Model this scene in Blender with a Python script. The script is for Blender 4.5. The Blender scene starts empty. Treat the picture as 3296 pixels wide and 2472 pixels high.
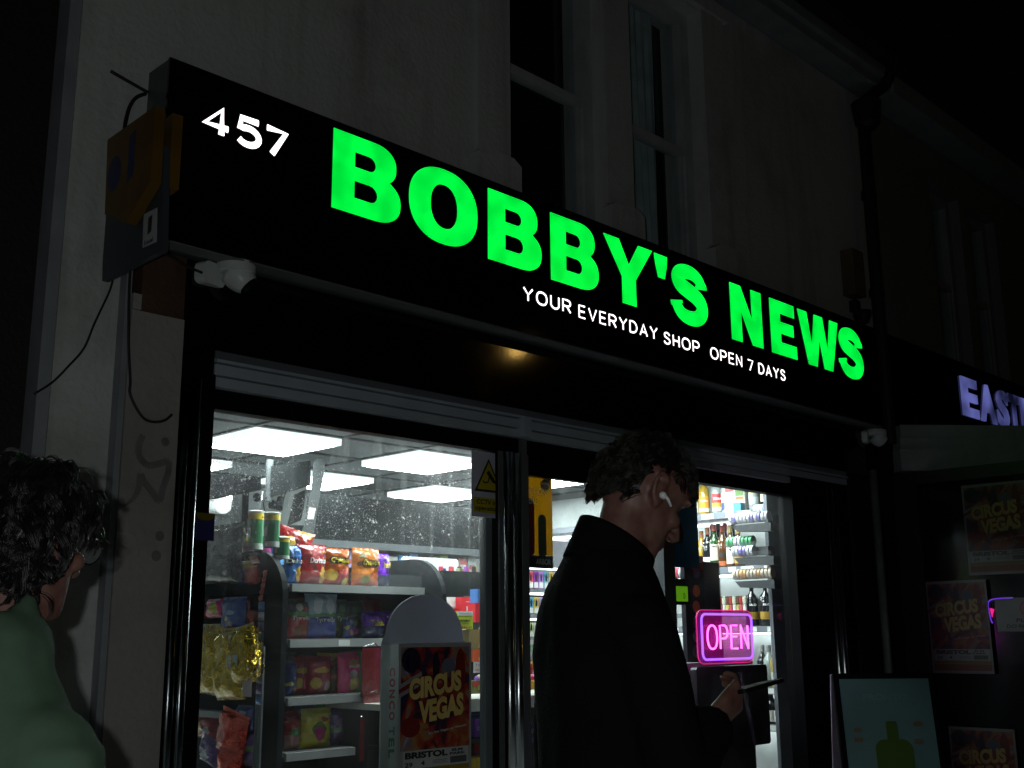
import bpy, bmesh, math, random
from mathutils import Vector, Matrix, noise
sc = bpy.context.scene
COL = sc.collection
R = math.radians
rnd = random.Random(7)

# ------------------------------------------------------------------ camera
# X runs along the shop fronts, Y into the shop, Z up; the shop glass is the plane y = 0.
F_, CX, CY = 3620.0, 1648.0, 1236.0
CAM = Vector((0.0, -3.55, 1.4))
AX = Vector((3651.0, 779.0, F_)).normalized()
AU = Vector((-150.0, -16300.0, F_)); AU = (AU - AX * AU.dot(AX)).normalized()
AY = AU.cross(AX)
def ray(px, py):
    c = Vector((px - CX, py - CY, F_)); return Vector((AX.dot(c), AY.dot(c), AU.dot(c)))
def atY(px, py, y):
    d = ray(px, py); return CAM + d * ((y - CAM.y) / d.y)
def atX(px, py, x):
    d = ray(px, py); return CAM + d * ((x - CAM.x) / d.x)
def atD(px, py, dep):
    return CAM + ray(px, py) * (dep / F_)
cd = bpy.data.cameras.new('camera'); cam = bpy.data.objects.new('camera', cd); COL.objects.link(cam)
right = Vector((AX.x, AY.x, AU.x)); down = Vector((AX.y, AY.y, AU.y)); fwd = Vector((AX.z, AY.z, AU.z))
M = Matrix.Identity(4)
for i in range(3):
    M[i][0] = right[i]; M[i][1] = -down[i]; M[i][2] = -fwd[i]; M[i][3] = CAM[i]
cam.matrix_world = M
cd.sensor_width = 36; cd.lens = F_ / 3296 * 36; cd.clip_start = 0.05; cd.clip_end = 500
sc.camera = cam

# ------------------------------------------------------------------ light
w = bpy.data.worlds.new('World'); sc.world = w; w.use_nodes = True
bg = w.node_tree.nodes['Background']; bg.inputs[0].default_value = (0.55, 0.62, 0.8, 1); bg.inputs[1].default_value = 0.0005
ld = bpy.data.lights.new('camera_flash', 'POINT'); ld.energy = 32; ld.shadow_soft_size = 0.012; ld.color = (0.93, 1.0, 0.97)
fl = bpy.data.objects.new('camera_flash', ld); COL.objects.link(fl); fl.location = CAM - right * 0.085 - down * 0.03 + fwd * 0.02
sc.view_settings.view_transform = 'Standard'; sc.view_settings.look = 'None'
sc.view_settings.exposure = 0; sc.view_settings.gamma = 1; sc.view_settings.use_curve_mapping = False
sc.render.engine = 'CYCLES'; sc.cycles.use_denoising = True
sc.cycles.max_bounces = 8; sc.cycles.transparent_max_bounces = 12; sc.cycles.sample_clamp_indirect = 4
sc.cycles.caustics_reflective = False; sc.cycles.caustics_refractive = False

# ------------------------------------------------------------------ materials
MATS = {}
def nt(name):
    m = bpy.data.materials.new(name); m.use_nodes = True
    return m, m.node_tree.nodes, m.node_tree.links, m.node_tree.nodes['Principled BSDF']
def mat(name, col, rough=0.5, metal=0.0, var=0.12, vscale=6.0, bump=0.0, bscale=60.0, spec=0.5, coat=0.0, emit=0.0, trans=0.0):
    if name in MATS: return MATS[name]
    m, N, L, P = nt(name)
    tc = N.new('ShaderNodeTexCoord')
    nz = N.new('ShaderNodeTexNoise'); nz.inputs['Scale'].default_value = vscale; nz.inputs['Detail'].default_value = 5
    L.new(tc.outputs['Object'], nz.inputs['Vector'])
    rp = N.new('ShaderNodeMapRange'); rp.inputs[1].default_value = 0.3; rp.inputs[2].default_value = 0.7
    rp.inputs[3].default_value = 1 - var; rp.inputs[4].default_value = 1 + var
    L.new(nz.outputs[0], rp.inputs[0])
    mx = N.new('ShaderNodeMix'); mx.data_type = 'RGBA'; mx.blend_type = 'MULTIPLY'; mx.inputs[0].default_value = 1
    mx.inputs[6].default_value = (*col, 1); L.new(rp.outputs[0], mx.inputs[7])
    L.new(mx.outputs[2], P.inputs['Base Color'])
    P.inputs['Roughness'].default_value = rough; P.inputs['Metallic'].default_value = metal
    P.inputs['Specular IOR Level'].default_value = spec; P.inputs['Coat Weight'].default_value = coat
    P.inputs['Coat Roughness'].default_value = 0.08
    if bump:
        nb = N.new('ShaderNodeTexNoise'); nb.inputs['Scale'].default_value = bscale; nb.inputs['Detail'].default_value = 4
        L.new(tc.outputs['Object'], nb.inputs['Vector'])
        b = N.new('ShaderNodeBump'); b.inputs['Strength'].default_value = bump; b.inputs['Distance'].default_value = 0.01
        L.new(nb.outputs[0], b.inputs['Height']); L.new(b.outputs[0], P.inputs['Normal'])
    if emit:
        P.inputs['Emission Color'].default_value = (*col, 1); P.inputs['Emission Strength'].default_value = emit
    if trans:                       # thin paper or card that lets some light through
        tr = N.new('ShaderNodeBsdfTranslucent'); L.new(mx.outputs[2], tr.inputs[0])
        ms = N.new('ShaderNodeMixShader'); ms.inputs[0].default_value = trans
        L.new(P.outputs[0], ms.inputs[1]); L.new(tr.outputs[0], ms.inputs[2])
        L.new(ms.outputs[0], N['Material Output'].inputs[0])
    MATS[name] = m; return m
def emis(name, col, s, var=0.0, vscale=9.0, edge=None):
    if name in MATS: return MATS[name]
    m, N, L, P = nt(name)
    P.inputs['Base Color'].default_value = (*[c * .5 for c in col], 1); P.inputs['Roughness'].default_value = 0.25
    P.inputs['Emission Color'].default_value = (*col, 1); P.inputs['Emission Strength'].default_value = s
    if var:
        tc = N.new('ShaderNodeTexCoord'); nz = N.new('ShaderNodeTexNoise'); nz.inputs['Scale'].default_value = vscale
        nz.inputs['Detail'].default_value = 1.5
        L.new(tc.outputs['Object'], nz.inputs['Vector'])
        rp = N.new('ShaderNodeMapRange'); rp.inputs[1].default_value = 0.35; rp.inputs[2].default_value = 0.65
        rp.inputs[3].default_value = s * (1 - var); rp.inputs[4].default_value = s * (1 + var)
        L.new(nz.outputs[0], rp.inputs[0]); L.new(rp.outputs[0], P.inputs['Emission Strength'])
    MATS[name] = m; return m
def wall_mat(name, col, stain=(0.16, 0.15, 0.13), amt=0.55):
    if name in MATS: return MATS[name]
    m, N, L, P = nt(name)
    tc = N.new('ShaderNodeTexCoord')
    a = N.new('ShaderNodeTexNoise'); a.inputs['Scale'].default_value = 1.3; a.inputs['Detail'].default_value = 9; a.inputs['Roughness'].default_value = .65
    L.new(tc.outputs['Object'], a.inputs['Vector'])
    r1 = N.new('ShaderNodeMapRange'); r1.inputs[1].default_value = .52; r1.inputs[2].default_value = .8; r1.inputs[4].default_value = amt
    L.new(a.outputs[0], r1.inputs[0])
    mp = N.new('ShaderNodeMapping'); mp.inputs['Scale'].default_value = (9, 9, .8); L.new(tc.outputs['Object'], mp.inputs[0])
    b = N.new('ShaderNodeTexNoise'); b.inputs['Scale'].default_value = 1; b.inputs['Detail'].default_value = 6; L.new(mp.outputs[0], b.inputs['Vector'])
    r2 = N.new('ShaderNodeMapRange'); r2.inputs[1].default_value = .5; r2.inputs[2].default_value = .85; r2.inputs[4].default_value = amt * .8
    L.new(b.outputs[0], r2.inputs[0])
    ad = N.new('ShaderNodeMath'); ad.operation = 'ADD'; ad.use_clamp = True; L.new(r1.outputs[0], ad.inputs[0]); L.new(r2.outputs[0], ad.inputs[1])
    mx = N.new('ShaderNodeMix'); mx.data_type = 'RGBA'; mx.inputs[6].default_value = (*col, 1); mx.inputs[7].default_value = (*stain, 1)
    L.new(ad.outputs[0], mx.inputs[0]); L.new(mx.outputs[2], P.inputs['Base Color'])
    P.inputs['Roughness'].default_value = .85; P.inputs['Specular IOR Level'].default_value = .2
    f = N.new('ShaderNodeTexNoise'); f.inputs['Scale'].default_value = 45; f.inputs['Detail'].default_value = 6; L.new(tc.outputs['Object'], f.inputs['Vector'])
    bp = N.new('ShaderNodeBump'); bp.inputs['Strength'].default_value = .5; bp.inputs['Distance'].default_value = .01
    L.new(f.outputs[0], bp.inputs['Height']); L.new(bp.outputs[0], P.inputs['Normal'])
    MATS[name] = m; return m

# ------------------------------------------------------------------ mesh helpers
WLOC = {}
def wl(o): return WLOC.get(o.name, Vector((0, 0, 0)))
def tag(o, label=None, cat=None, group=None, kind=None):
    if label: o['label'] = label
    if cat: o['category'] = cat
    if group: o['group'] = group
    if kind: o['kind'] = kind
    return o
def thing(name, label, cat, loc=(0, 0, 0), group=None, rot=None):
    o = bpy.data.objects.new(name, None); COL.objects.link(o); o.location = loc; o.empty_display_size = .05
    if rot: o.rotation_euler = rot
    WLOC[o.name] = Vector(loc); return tag(o, label, cat, group)
class B:
    def __init__(s): s.v = []; s.f = []; s.mi = []; s.cur = 0
    def add(s, vs, fs):
        n = len(s.v); s.v += [Vector(p) for p in vs]; s.f += [tuple(i + n for i in q) for q in fs]; s.mi += [s.cur] * len(fs); return s
    def box(s, x0, x1, y0, y1, z0, z1):
        x0, x1 = min(x0, x1), max(x0, x1); y0, y1 = min(y0, y1), max(y0, y1); z0, z1 = min(z0, z1), max(z0, z1)
        return s.add([(x, y, z) for x in (x0, x1) for y in (y0, y1) for z in (z0, z1)],
                     [(0, 1, 3, 2), (4, 6, 7, 5), (0, 4, 5, 1), (2, 3, 7, 6), (0, 2, 6, 4), (1, 5, 7, 3)])
    def hexa(s, p): return s.add(p, [(0, 1, 2, 3), (7, 6, 5, 4), (0, 4, 5, 1), (1, 5, 6, 2), (2, 6, 7, 3), (3, 7, 4, 0)])
    def tube(s, pts, r, n=8, cap=True):
        pts = [Vector(p) for p in pts]; rs = r if isinstance(r, (list, tuple)) else [r] * len(pts)
        vs = []; fs = []; up = None
        for i, p in enumerate(pts):
            t = (pts[min(i + 1, len(pts) - 1)] - pts[max(i - 1, 0)])
            t = t.normalized() if t.length > 1e-9 else Vector((0, 0, 1))
            if up is None: up = t.orthogonal().normalized()
            up = (up - t * up.dot(t)); up = up.normalized() if up.length > 1e-6 else t.orthogonal().normalized()
            sd = t.cross(up)
            for k in range(n):
                a = 2 * math.pi * k / n; vs.append(p + (up * math.cos(a) + sd * math.sin(a)) * rs[i])
        for i in range(len(pts) - 1):
            for k in range(n):
                k2 = (k + 1) % n; fs.append((i * n + k, i * n + k2, (i + 1) * n + k2, (i + 1) * n + k))
        if cap: fs += [tuple(range(n - 1, -1, -1)), tuple(range((len(pts) - 1) * n, len(pts) * n))]
        return s.add(vs, fs)
    def rings(s, rr, cap=True, close=False):
        n = len(rr[0]); vs = [p for q in rr for p in q]; fs = []
        for i in range(len(rr) - 1):
            for k in range(n):
                k2 = (k + 1) % n; fs.append((i * n + k, i * n + k2, (i + 1) * n + k2, (i + 1) * n + k))
        if cap: fs += [tuple(range(n - 1, -1, -1)), tuple(range((len(rr) - 1) * n, len(rr) * n))]
        return s.add(vs, fs)
    def lathe(s, prof, c=(0, 0, 0), n=20, axis='z', a0=0, a1=2 * math.pi):
        c = Vector(c); full = abs(a1 - a0 - 2 * math.pi) < 1e-6; k_ = n if full else n + 1; vs = []; fs = []
        for (r, z) in prof:
            for k in range(k_):
                a = a0 + (a1 - a0) * k / n
                q = Vector((r * math.cos(a), r * math.sin(a), z))
                if axis == 'y': q = Vector((q.x, q.z, q.y))
                if axis == 'x': q = Vector((q.z, q.x, q.y))
                vs.append(c + q)
        for i in range(len(prof) - 1):
            for k in range(n):
                k2 = (k + 1) % k_; fs.append((i * k_ + k, i * k_ + k2, (i + 1) * k_ + k2, (i + 1) * k_ + k))
        if full: fs += [tuple(range(n - 1, -1, -1)), tuple(range((len(prof) - 1) * n, len(prof) * n))]
        return s.add(vs, fs)
    def poly(s, pts2, org, ax, ay, th):
        """2-D outline given depth th along ax x ay (towards -normal)"""
        org = Vector(org); ax = Vector(ax); ay = Vector(ay); n_ = ax.cross(ay).normalized()
        a = [org + ax * x + ay * y for x, y in pts2]; b = [p - n_ * th for p in a]; n = len(a)
        s.add(a + b, [tuple(range(n)), tuple(range(2 * n - 1, n - 1, -1))] + [(i, i + n, (i + 1) % n + n, (i + 1) % n) for i in range(n)])
        return s
    def grid(s, fn, nu, nv):
        vs = [fn(i / nu, j / nv) for j in range(nv + 1) for i in range(nu + 1)]
        return s.add(vs, [(j * (nu + 1) + i, j * (nu + 1) + i + 1, (j + 1) * (nu + 1) + i + 1, (j + 1) * (nu + 1) + i) for j in range(nv) for i in range(nu)])
    def xf(s, fn): s.v = [Vector(fn(p)) for p in s.v]; return s
    def build(s, name, m, parent=None, smooth=False, local=False, loc=None, fixn=True):
        me = bpy.data.meshes.new(name)
        base = Vector((0, 0, 0))
        if parent is not None and not local: base = wl(parent)
        own = Vector(loc) if loc is not None else None
        off = base if own is None else own
        me.from_pydata([tuple(p - off) if not local else tuple(p) for p in s.v], [], s.f)
        for mm in (m if isinstance(m, (list, tuple)) else [m]): me.materials.append(mm)
        if len(set(s.mi)) > 1 or s.cur:
            for p, k in zip(me.polygons, s.mi): p.material_index = k
        if fixn:
            bm = bmesh.new(); bm.from_mesh(me); bmesh.ops.recalc_face_normals(bm, faces=bm.faces); bm.to_mesh(me); bm.free()
        if smooth:
            for p in me.polygons: p.use_smooth = True
        o = bpy.data.objects.new(name, me); COL.objects.link(o)
        if parent is not None: o.parent = parent
        if own is not None:
            o.location = own - base if parent is not None else own
            WLOC[o.name] = own
        else: WLOC[o.name] = base
        return o
def copy_tree(o, parent=None):
    c = o.copy(); COL.objects.link(c); c.parent = parent
    for ch in list(o.children): copy_tree(ch, c)
    return c

# text as 2-D triangles, normalised to its own box; cached
TXT = {}
def text2d(s, bold=0.0, space=1.0):
    k = (s, bold, space)
    if k in TXT: return TXT[k]
    cu = bpy.data.curves.new('text', 'FONT'); cu.body = s; cu.size = 1; cu.offset = bold; cu.space_character = space; cu.resolution_u = 4
    cu.align_x = 'LEFT'; cu.fill_mode = 'BOTH'
    ob = bpy.data.objects.new('text', cu); COL.objects.link(ob)
    me = bpy.data.meshes.new_from_object(ob)
    vs = [(v.co.x, v.co.y) for v in me.vertices]; fs = [tuple(p.vertices) for p in me.polygons]
    bpy.data.objects.remove(ob); bpy.data.meshes.remove(me); bpy.data.curves.remove(cu)
    x0 = min(v[0] for v in vs); x1 = max(v[0] for v in vs); y0 = min(v[1] for v in vs); y1 = max(v[1] for v in vs)
    TXT[k] = ([((x - x0) / (x1 - x0), (y - y0) / (y1 - y0)) for x, y in vs], fs, (x1 - x0) / (y1 - y0)); return TXT[k]
def text(b, s, org, ax, ay, wdt=None, hgt=.1, bold=0.0, th=0.002, space=1.0, center=False):
    """lettering: org = lower-left corner, ax/ay unit directions; given thickness along the normal"""
    vs, fs, asp = text2d(s, bold, space); wdt = wdt or hgt * asp
    org = Vector(org); ax = Vector(ax).normalized(); ay = Vector(ay).normalized(); n_ = ax.cross(ay)
    if center: org = org - ax * (wdt / 2) - ay * (hgt / 2)
    P = [org + ax * (x * wdt) + ay * (y * hgt) + n_ * th for x, y in vs]
    Q = [p - n_ * (th - .0002) for p in P]; n = len(P)
    edges = {}
    for q in fs:
        for i in range(len(q)):
            e = (q[i], q[(i + 1) % len(q)])
            if (e[1], e[0]) in edges: del edges[(e[1], e[0])]
            else: edges[e] = 1
    b.add(P + Q, list(fs) + [(a_, a_ + n, b_ + n, b_) for (a_, b_) in edges])
    return b
def shape2d(loops, res=1):
    """filled 2-D outline with holes -> verts, faces"""
    cu = bpy.data.curves.new('shape', 'CURVE'); cu.dimensions = '2D'; cu.fill_mode = 'BOTH'
    for lp in loops:
        sp = cu.splines.new('POLY'); sp.points.add(len(lp) - 1); sp.use_cyclic_u = True
        for p, q in zip(sp.points, lp): p.co = (q[0], q[1], 0, 1)
    ob = bpy.data.objects.new('shape', cu); COL.objects.link(ob); me = bpy.data.meshes.new_from_object(ob)
    vs = [(v.co.x, v.co.y) for v in me.vertices]; fs = [tuple(p.vertices) for p in me.polygons]
    bpy.data.objects.remove(ob); bpy.data.meshes.remove(me); bpy.data.curves.remove(cu); return vs, fs
def arc(cx, cy, rx, ry, a0, a1, n=14, p=2.0):
    out = []
    for i in range(n + 1):
        a = R(a0 + (a1 - a0) * i / n); c, s_ = math.cos(a), math.sin(a)
        out.append((cx + rx * math.copysign(abs(c) ** (2 / p), c), cy + ry * math.copysign(abs(s_) ** (2 / p), s_)))
    return out
def rrect(w_, h_, r, n=6, cx=0, cy=0):
    o = []
    for (x, y, a) in ((w_ / 2 - r, h_ / 2 - r, 0), (-w_ / 2 + r, h_ / 2 - r, 90), (-w_ / 2 + r, -h_ / 2 + r, 180), (w_ / 2 - r, -h_ / 2 + r, 270)):
        o += [(cx + px, cy + py) for px, py in arc(x, y, r, r, a, a + 90, n)]
    return o
def ribbon(pts, hw):
    n = len(pts); L_ = []; Rr = []
    for i, (x, y) in enumerate(pts):
        a = pts[max(i - 1, 0)]; b_ = pts[min(i + 1, n - 1)]; dx, dy = b_[0] - a[0], b_[1] - a[1]; l = math.hypot(dx, dy) or 1
        h = hw[i] if isinstance(hw, list) else hw
        L_.append((x - dy / l * h, y + dx / l * h)); Rr.append((x + dy / l * h, y - dx / l * h))
    return L_ + Rr[::-1]
def smooth_pts(P, n=6):
    out = []
    for i in range(len(P) - 1):
        p0 = P[max(i - 1, 0)]; p1 = P[i]; p2 = P[i + 1]; p3 = P[min(i + 2, len(P) - 1)]
        for k in range(n):
            t = k / n
            out.append(tuple(.5 * (2 * p1[j] + (-p0[j] + p2[j]) * t + (2 * p0[j] - 5 * p1[j] + 4 * p2[j] - p3[j]) * t * t + (-p0[j] + 3 * p1[j] - 3 * p2[j] + p3[j]) * t ** 3) for j in range(len(p1))))
    out.append(tuple(P[-1])); return out
X_, Y_, Z_ = Vector((1, 0, 0)), Vector((0, 1, 0)), Vector((0, 0, 1))
# a surface facing the street: lettering axes X, Z give normal -Y ; a surface facing -X: axes -Y, Z
MX_ = Vector((0, -1, 0))

def hnoise(p, s=1.0): return noise.noise(Vector(p) * s)

# ================================================================== SETTING
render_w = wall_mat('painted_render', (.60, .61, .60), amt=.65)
render_c = wall_mat('dirty_render', (.36, .34, .32), amt=.7)
trim_g = mat('painted_trim', (.27, .285, .32), .6, var=.15, bump=.2)
blackp = mat('black_acrylic', (.003, .003, .004), .03, var=0)
blackf = mat('black_frame', (.005, .005, .006), .5, var=.1, spec=.06)
blacko = mat('black_textured_panel', (.004, .004, .004), .06, var=0, bump=.004, bscale=220)
grey_al = mat('grey_aluminium', (.42, .46, .52), .45, var=.08)
dark_al = mat('dark_aluminium', (.11, .12, .135), .4, var=.1)
asphalt = mat('asphalt', (.05, .05, .052), .9, bump=.6, bscale=90)
paving = mat('paving', (.22, .21, .2), .9, bump=.4, bscale=40)
b = B().box(-40, 60, -60, -5.0, -.5, -.13); tag(b.build('road', asphalt), kind='structure')
b = B().box(-40, 60, -5.0, 30, -.5, 0.0); tag(b.build('pavement', paving), kind='structure')
b = B().box(-40, 60, -5.14, -5.003, -.49, .004); tag(b.build('kerb', mat('kerb_stone', (.3, .3, .29), .85, bump=.3)), kind='structure')

# ------------------------------------------------------------------ the shop's building
WY = -.15
bld = thing('shop_building', 'pale rendered terrace house above the lit green shop sign, two sash windows upstairs', 'building', (4.2, 0, 0))
W1 = (3.42, 4.17); W2 = (4.32, 5.06); ZB, ZT = 3.34, 4.98
b = B()
b.box(1.424, W1[0], WY, .15, 2.72, 5.12); b.box(W1[1], W2[0], WY, .15, ZB, ZT); b.box(W2[1], 7.12, WY, .15, 2.72, 5.12)
b.box(W1[0], W2[1], WY, .15, 2.72, ZB); b.box(W1[0], W2[1], WY, .15, ZT, 5.12)
b.box(1.424, 1.66, WY, .15, 0, 2.72)
b.box(1.43, 7.12, .15, 6.0, 2.9, 5.12)
b.build('wall', render_w, bld)
b = B().box(1.643, 1.832, -.205, .0, 0, 2.445).box(1.643, 1.672, -.21, -.02, 2.447, 2.50)
b.build('pilaster', render_c, bld)
b = B().box(1.675, 1.831, -.2, 0, 2.447, 2.665); b.build('wooden_block', mat('rusty_wood', (.085, .04, .025), .8, var=.4, bump=.5), bld)
b = B().box(1.383, 1.4225, WY + .004, .0, 0, 5.1); b.box(1.622, 1.6415, -.197, -.151, 0, 2.7); b.build('corner_trim', trim_g, bld)
for i, (x0, x1) in enumerate(((3.2, 3.47), (4.11, 4.38), (5.01, 5.30))):
    b = B().poly([(0, 0), (x1 - x0, 0), (x1 - x0, .17), (x1 - x0 - .05, .2), (.05, .2), (0, .17)], (x0, -.215, 3.32), X_, Z_, .063)
    b.box(x0 + .03, x1 - .03, -.175, -.152, 3.52, 4.98)
    b.build('window_surround', render_w, bld)
b = B().box(3.2, 5.3, -.19, -.152, 4.985, 5.06); b.build('lintel', render_w, bld)
b = B().box(1.0, 7.12, -.33, .1, 5.125, 5.19).box(1.0, 7.12, -.37, .1, 5.193, 5.27)
b.build('cornice', trim_g, bld)
b = B().tube([(1.0, -.43, 5.30), (7.14, -.43, 5.30)], .055, 10); b.build('gutter', mat('dark_gutter', (.03, .02, .02), .6), bld)
b = B().box(1.47, 7.12, -.3, 6, 5.33, 5.4); b.build('roof', mat('slates', (.06, .06, .07), .8), bld)
glassdark = mat('dark_window_glass', (.01, .012, .014), .06, var=0, spec=.7)
curt = mat('pale_curtain', (.60, .66, .68), .9, var=.25, vscale=5, bump=.3, bscale=20)
def sash(x0, x1, par, drapes, y=-.03, zb=ZB, zt=ZT, mid=4.09, fm=None):
    fm = fm or mat('white_window_paint', (.5, .5, .53), .5, var=.15)
    b = B()
    for (a, c) in ((x0 + .001, x0 + .055), (x1 - .075, x1 - .001)): b.box(a, c, y - .03, y + .06, zb, zt)
    b.box(x0 + .056, x1 - .076, y - .03, y + .06, zt - .07, zt - .001); b.box(x0 + .056, x1 - .076, y - .06, y + .06, zb + .001, zb + .06)
    b.box(x0 + .056, x1 - .076, y - .022, y + .03, mid - .025, mid + .025)
    b.box(x1 - .10, x1 - .076, y - .012, y + .04, zb + .061, mid - .026)
    f = b.build('window', fm, par)
    g = B(); g.box(x0 + .056, x1 - .076, y + .03, y + .034, mid + .026, zt - .071); g.box(x0 + .056, x1 - .101, y + .008, y + .012, zb + .061, mid - .026)
    gm = mat('window_glass_clear', (1, 1, 1), .04, var=0)
    g.build('pane', MATS['upstairs_glass'], f)
    if drapes == 2:
        c = B().grid(lambda u, v: (x0 + .2 + u * .38 + .05 * (1 - v) * (1 - u), y + .11 + .018 * math.sin(u * 34) + .006 * math.sin(u * 71 + v * 3), zb + .0 + v * (zt - zb)), 90, 14)
        c.build('curtain', curt, f, smooth=True)
        c = B().grid(lambda u, v: (x0 + .09 + u * .07, y + .1 + .008 * math.sin(u * 20), zb + v * (zt - zb)), 12, 6)
        c.build('curtain', mat('dark_red_curtain', (.16, .02, .03), .9), f, smooth=True)
    elif drapes == 1:
        c = B().grid(lambda u, v: (x0 + .06 + u * .54, y + .10 + .012 * math.sin(u * 25), zb + v * (.17 + .05 * math.sin(u * 7))), 50, 6)
        c.build('blind', curt, f, smooth=True)
    c = B().box(x0 + .002, x1 - .002, .14, .149, zb + .002, zt - .002); c.build('dark_room_sheet', mat('dark_room', (.012, .012, .012), .9), f)  # black sheet stands in for the unlit room behind the panes
    return f
m, N, L, P = nt('upstairs_glass'); N.remove(P)
t_ = N.new('ShaderNodeBsdfTransparent'); t_.inputs[0].default_value = (.93, .97, .97, 1); g_ = N.new('ShaderNodeBsdfGlossy'); g_.inputs['Roughness'].default_value = .03
x_ = N.new('ShaderNodeMixShader'); x_.inputs[0].default_value = .07; L.new(t_.outputs[0], x_.inputs[1]); L.new(g_.outputs[0], x_.inputs[2]); L.new(x_.outputs[0], N['Material Output'].inputs[0]); MATS['upstairs_glass'] = m
sash(*W1, bld, 1); sash(*W2, bld, 2)
# worn graffiti on the pilaster
def r2(x, y): p = atY(x / 1.304, 1200 + y / 1.304, -.2055); return (p.x, p.z)
gp = smooth_pts([r2(*q) for q in [(600, 262), (583, 300), (584, 350), (620, 388), (672, 380), (706, 372), (704, 420), (684, 480), (668, 538), (640, 505), (600, 452), (588, 425), (582, 480), (560, 525), (530, 552), (500, 566)]], 5)
hw = [.011] * len(gp)
for i in range(18): hw[-1 - i] = .001 + .0006 * i
b = B(); n = len(gp)
for i in range(n - 1):                                  # short overlapping quads merge into one painted stroke
    (x0, z0), (x1, z1) = gp[i], gp[i + 1]; l = math.hypot(x1 - x0, z1 - z0) or 1; nx, nz = -(z1 - z0) / l, (x1 - x0) / l
    h0, h1 = hw[i], hw[i + 1]; yy = -.2065 - .00002 * i
    b.add([(x0 + nx * h0, yy, z0 + nz * h0), (x0 - nx * h0, yy, z0 - nz * h0), (x1 - nx * h1, yy, z1 - nz * h1), (x1 + nx * h1, yy, z1 + nz * h1)], [(0, 1, 2, 3)])
for (px, py, r_) in ((693, 290, .0145), (670, 685, .0155), (655, 768, .0165)):
    c = r2(px, py); b.poly([(c[0] + r_ * math.cos(a * .4), c[1] + r_ * 1.05 * math.sin(a * .4)) for a in range(16)], (0, -.2072, 0), X_, Z_, .0004)
b.build('graffiti', mat('faded_spray_paint', (.17, .165, .16), .8, var=.2, vscale=20), bld, fixn=False)

# downpipe, alarm box
b = B().tube([(7.02, -.43, 5.28), (7.0, -.36, 5.14), (6.9, -.25, 5.02), (6.885, -.23, 4.9), (6.9, -.22, 3.4), (6.91, -.22, 2.6)], .042, 12)
b.lathe([(.05, 4.80), (.085, 4.84), (.1, 4.95), (.105, 4.99)], (6.885, -.26, 0), 14)
for z in (4.3, 3.6): b.lathe([(.052, z), (.052, z + .05)], (6.893, -.221, 0), 14)
tag(b.build('downpipe', mat('dark_pipe', (.02, .015, .015), .5, var=.2), loc=(6.9, -.22, 2.6)), 'dark rainwater downpipe running down the upper wall at the right end', 'pipe')
t = thing('alarm_box', 'small brown alarm box on the upper wall left of the dark downpipe', 'alarm box', (6.66, WY, 3.5))
b = B().box(6.56, 6.70, -.24, WY, 3.55, 3.86); b.build('housing', mat('brown_plastic', (.14, .09, .05), .5), t)
b = B().lathe([(.0, 3.35), (.035, 3.37), (.06, 3.42), (.06, 3.45)], (6.66, -.22, 0), 14).box(6.63, 6.69, -.2, WY, 3.455, 3.53); b.build('lamp', mat('dark_lens', (.02, .02, .025), .2), t)

# ------------------------------------------------------------------ the illuminated sign
SY = -.30; SX0, SX1, SZ0, SZ1 = 1.671, 6.66, 2.673, 3.318
sign = thing('fascia_sign', 'long black light-box sign with green lit shop name and white lit number', 'sign', (4.1, SY, SZ0))
b = B().box(SX0, SX1, SY, SY + .012, SZ0 + .006, SZ1); b.build('panel', blackp, sign)
b = B().box(SX0 + .002, SX1 - .002, SY + .0125, -.152, SZ0 + .002, SZ1 - .003); b.build('housing', mat('housing_grey', (.09, .10, .11), .5, var=.2), sign)
b = B().box(SX0, SX1, SY + .001, SY + .07, SZ0 - .004, SZ0 + .0015); b.build('bottom_lip', mat('lip_grey', (.15, .155, .165), .55, var=.15), sign)
green = emis('green_acrylic', (.0, .93, .055), 1.0, var=.22, vscale=9)
white_l = emis('white_acrylic', (1.0, .93, .95), 2.2)
def gB():
    o = [(0, 0), (0, 1), (.60, 1)] + arc(.60, .742, .345, .258, 82, -48, 14, 2.3) + arc(.62, .285, .40, .285, 52, -88, 14, 2.3)
    h1 = [(.315, .60), (.315, .795)] + arc(.53, .6975, .105, .0975, 90, -90, 8)
    h2 = [(.315, .205), (.315, .425)] + arc(.55, .315, .115, .11, 90, -90, 8)
    return [o, h1, h2], 1.02
def gO(): return [arc(.59, .5, .59, .51, 0, 360, 44, 2.25)[:-1], arc(.59, .5, .235, .30, 0, 360, 30, 2.2)[:-1]], 1.18
def gY(): return [[(0, 1), (.36, 1), (.59, .63), (.84, 1), (1.19, 1), (.75, .42), (.75, 0), (.42, 0), (.42, .42)]], 1.19
def gQ(): return [[(0, 1), (.33, 1), (.31, .82), (.25, .62), (.09, .62), (.03, .82)]], .33
def gS():
    c = smooth_pts([(.80, .66), (.77, .78), (.64, .865), (.48, .885), (.30, .845), (.215, .74), (.28, .635), (.46, .57), (.64, .51), (.775, .415), (.80, .27), (.69, .15), (.50, .11), (.31, .145), (.20, .245), (.17, .345)], 5)
    k = len(c); hw = []
    for i in range(k):
        t = i / (k - 1); hw.append(.135 if .18 < t < .82 else .135)
        hw[-1] = .108 + .035 * math.sin(math.pi * t) ** 2 + (.03 if t < .05 or t > .95 else 0)
    return [('strip', c, hw)], 1.0
def gN(): return [[(0, 0), (0, 1), (.31, 1), (.63, .44), (.63, 1), (.93, 1), (.93, 0), (.62, 0), (.30, .56), (.30, 0)]], .93
def gE(): return [[(0, 0), (0, 1), (.83, 1), (.83, .77), (.33, .77), (.33, .615), (.78, .615), (.78, .40), (.33, .40), (.33, .235), (.86, .235), (.86, 0)]], .86
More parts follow.
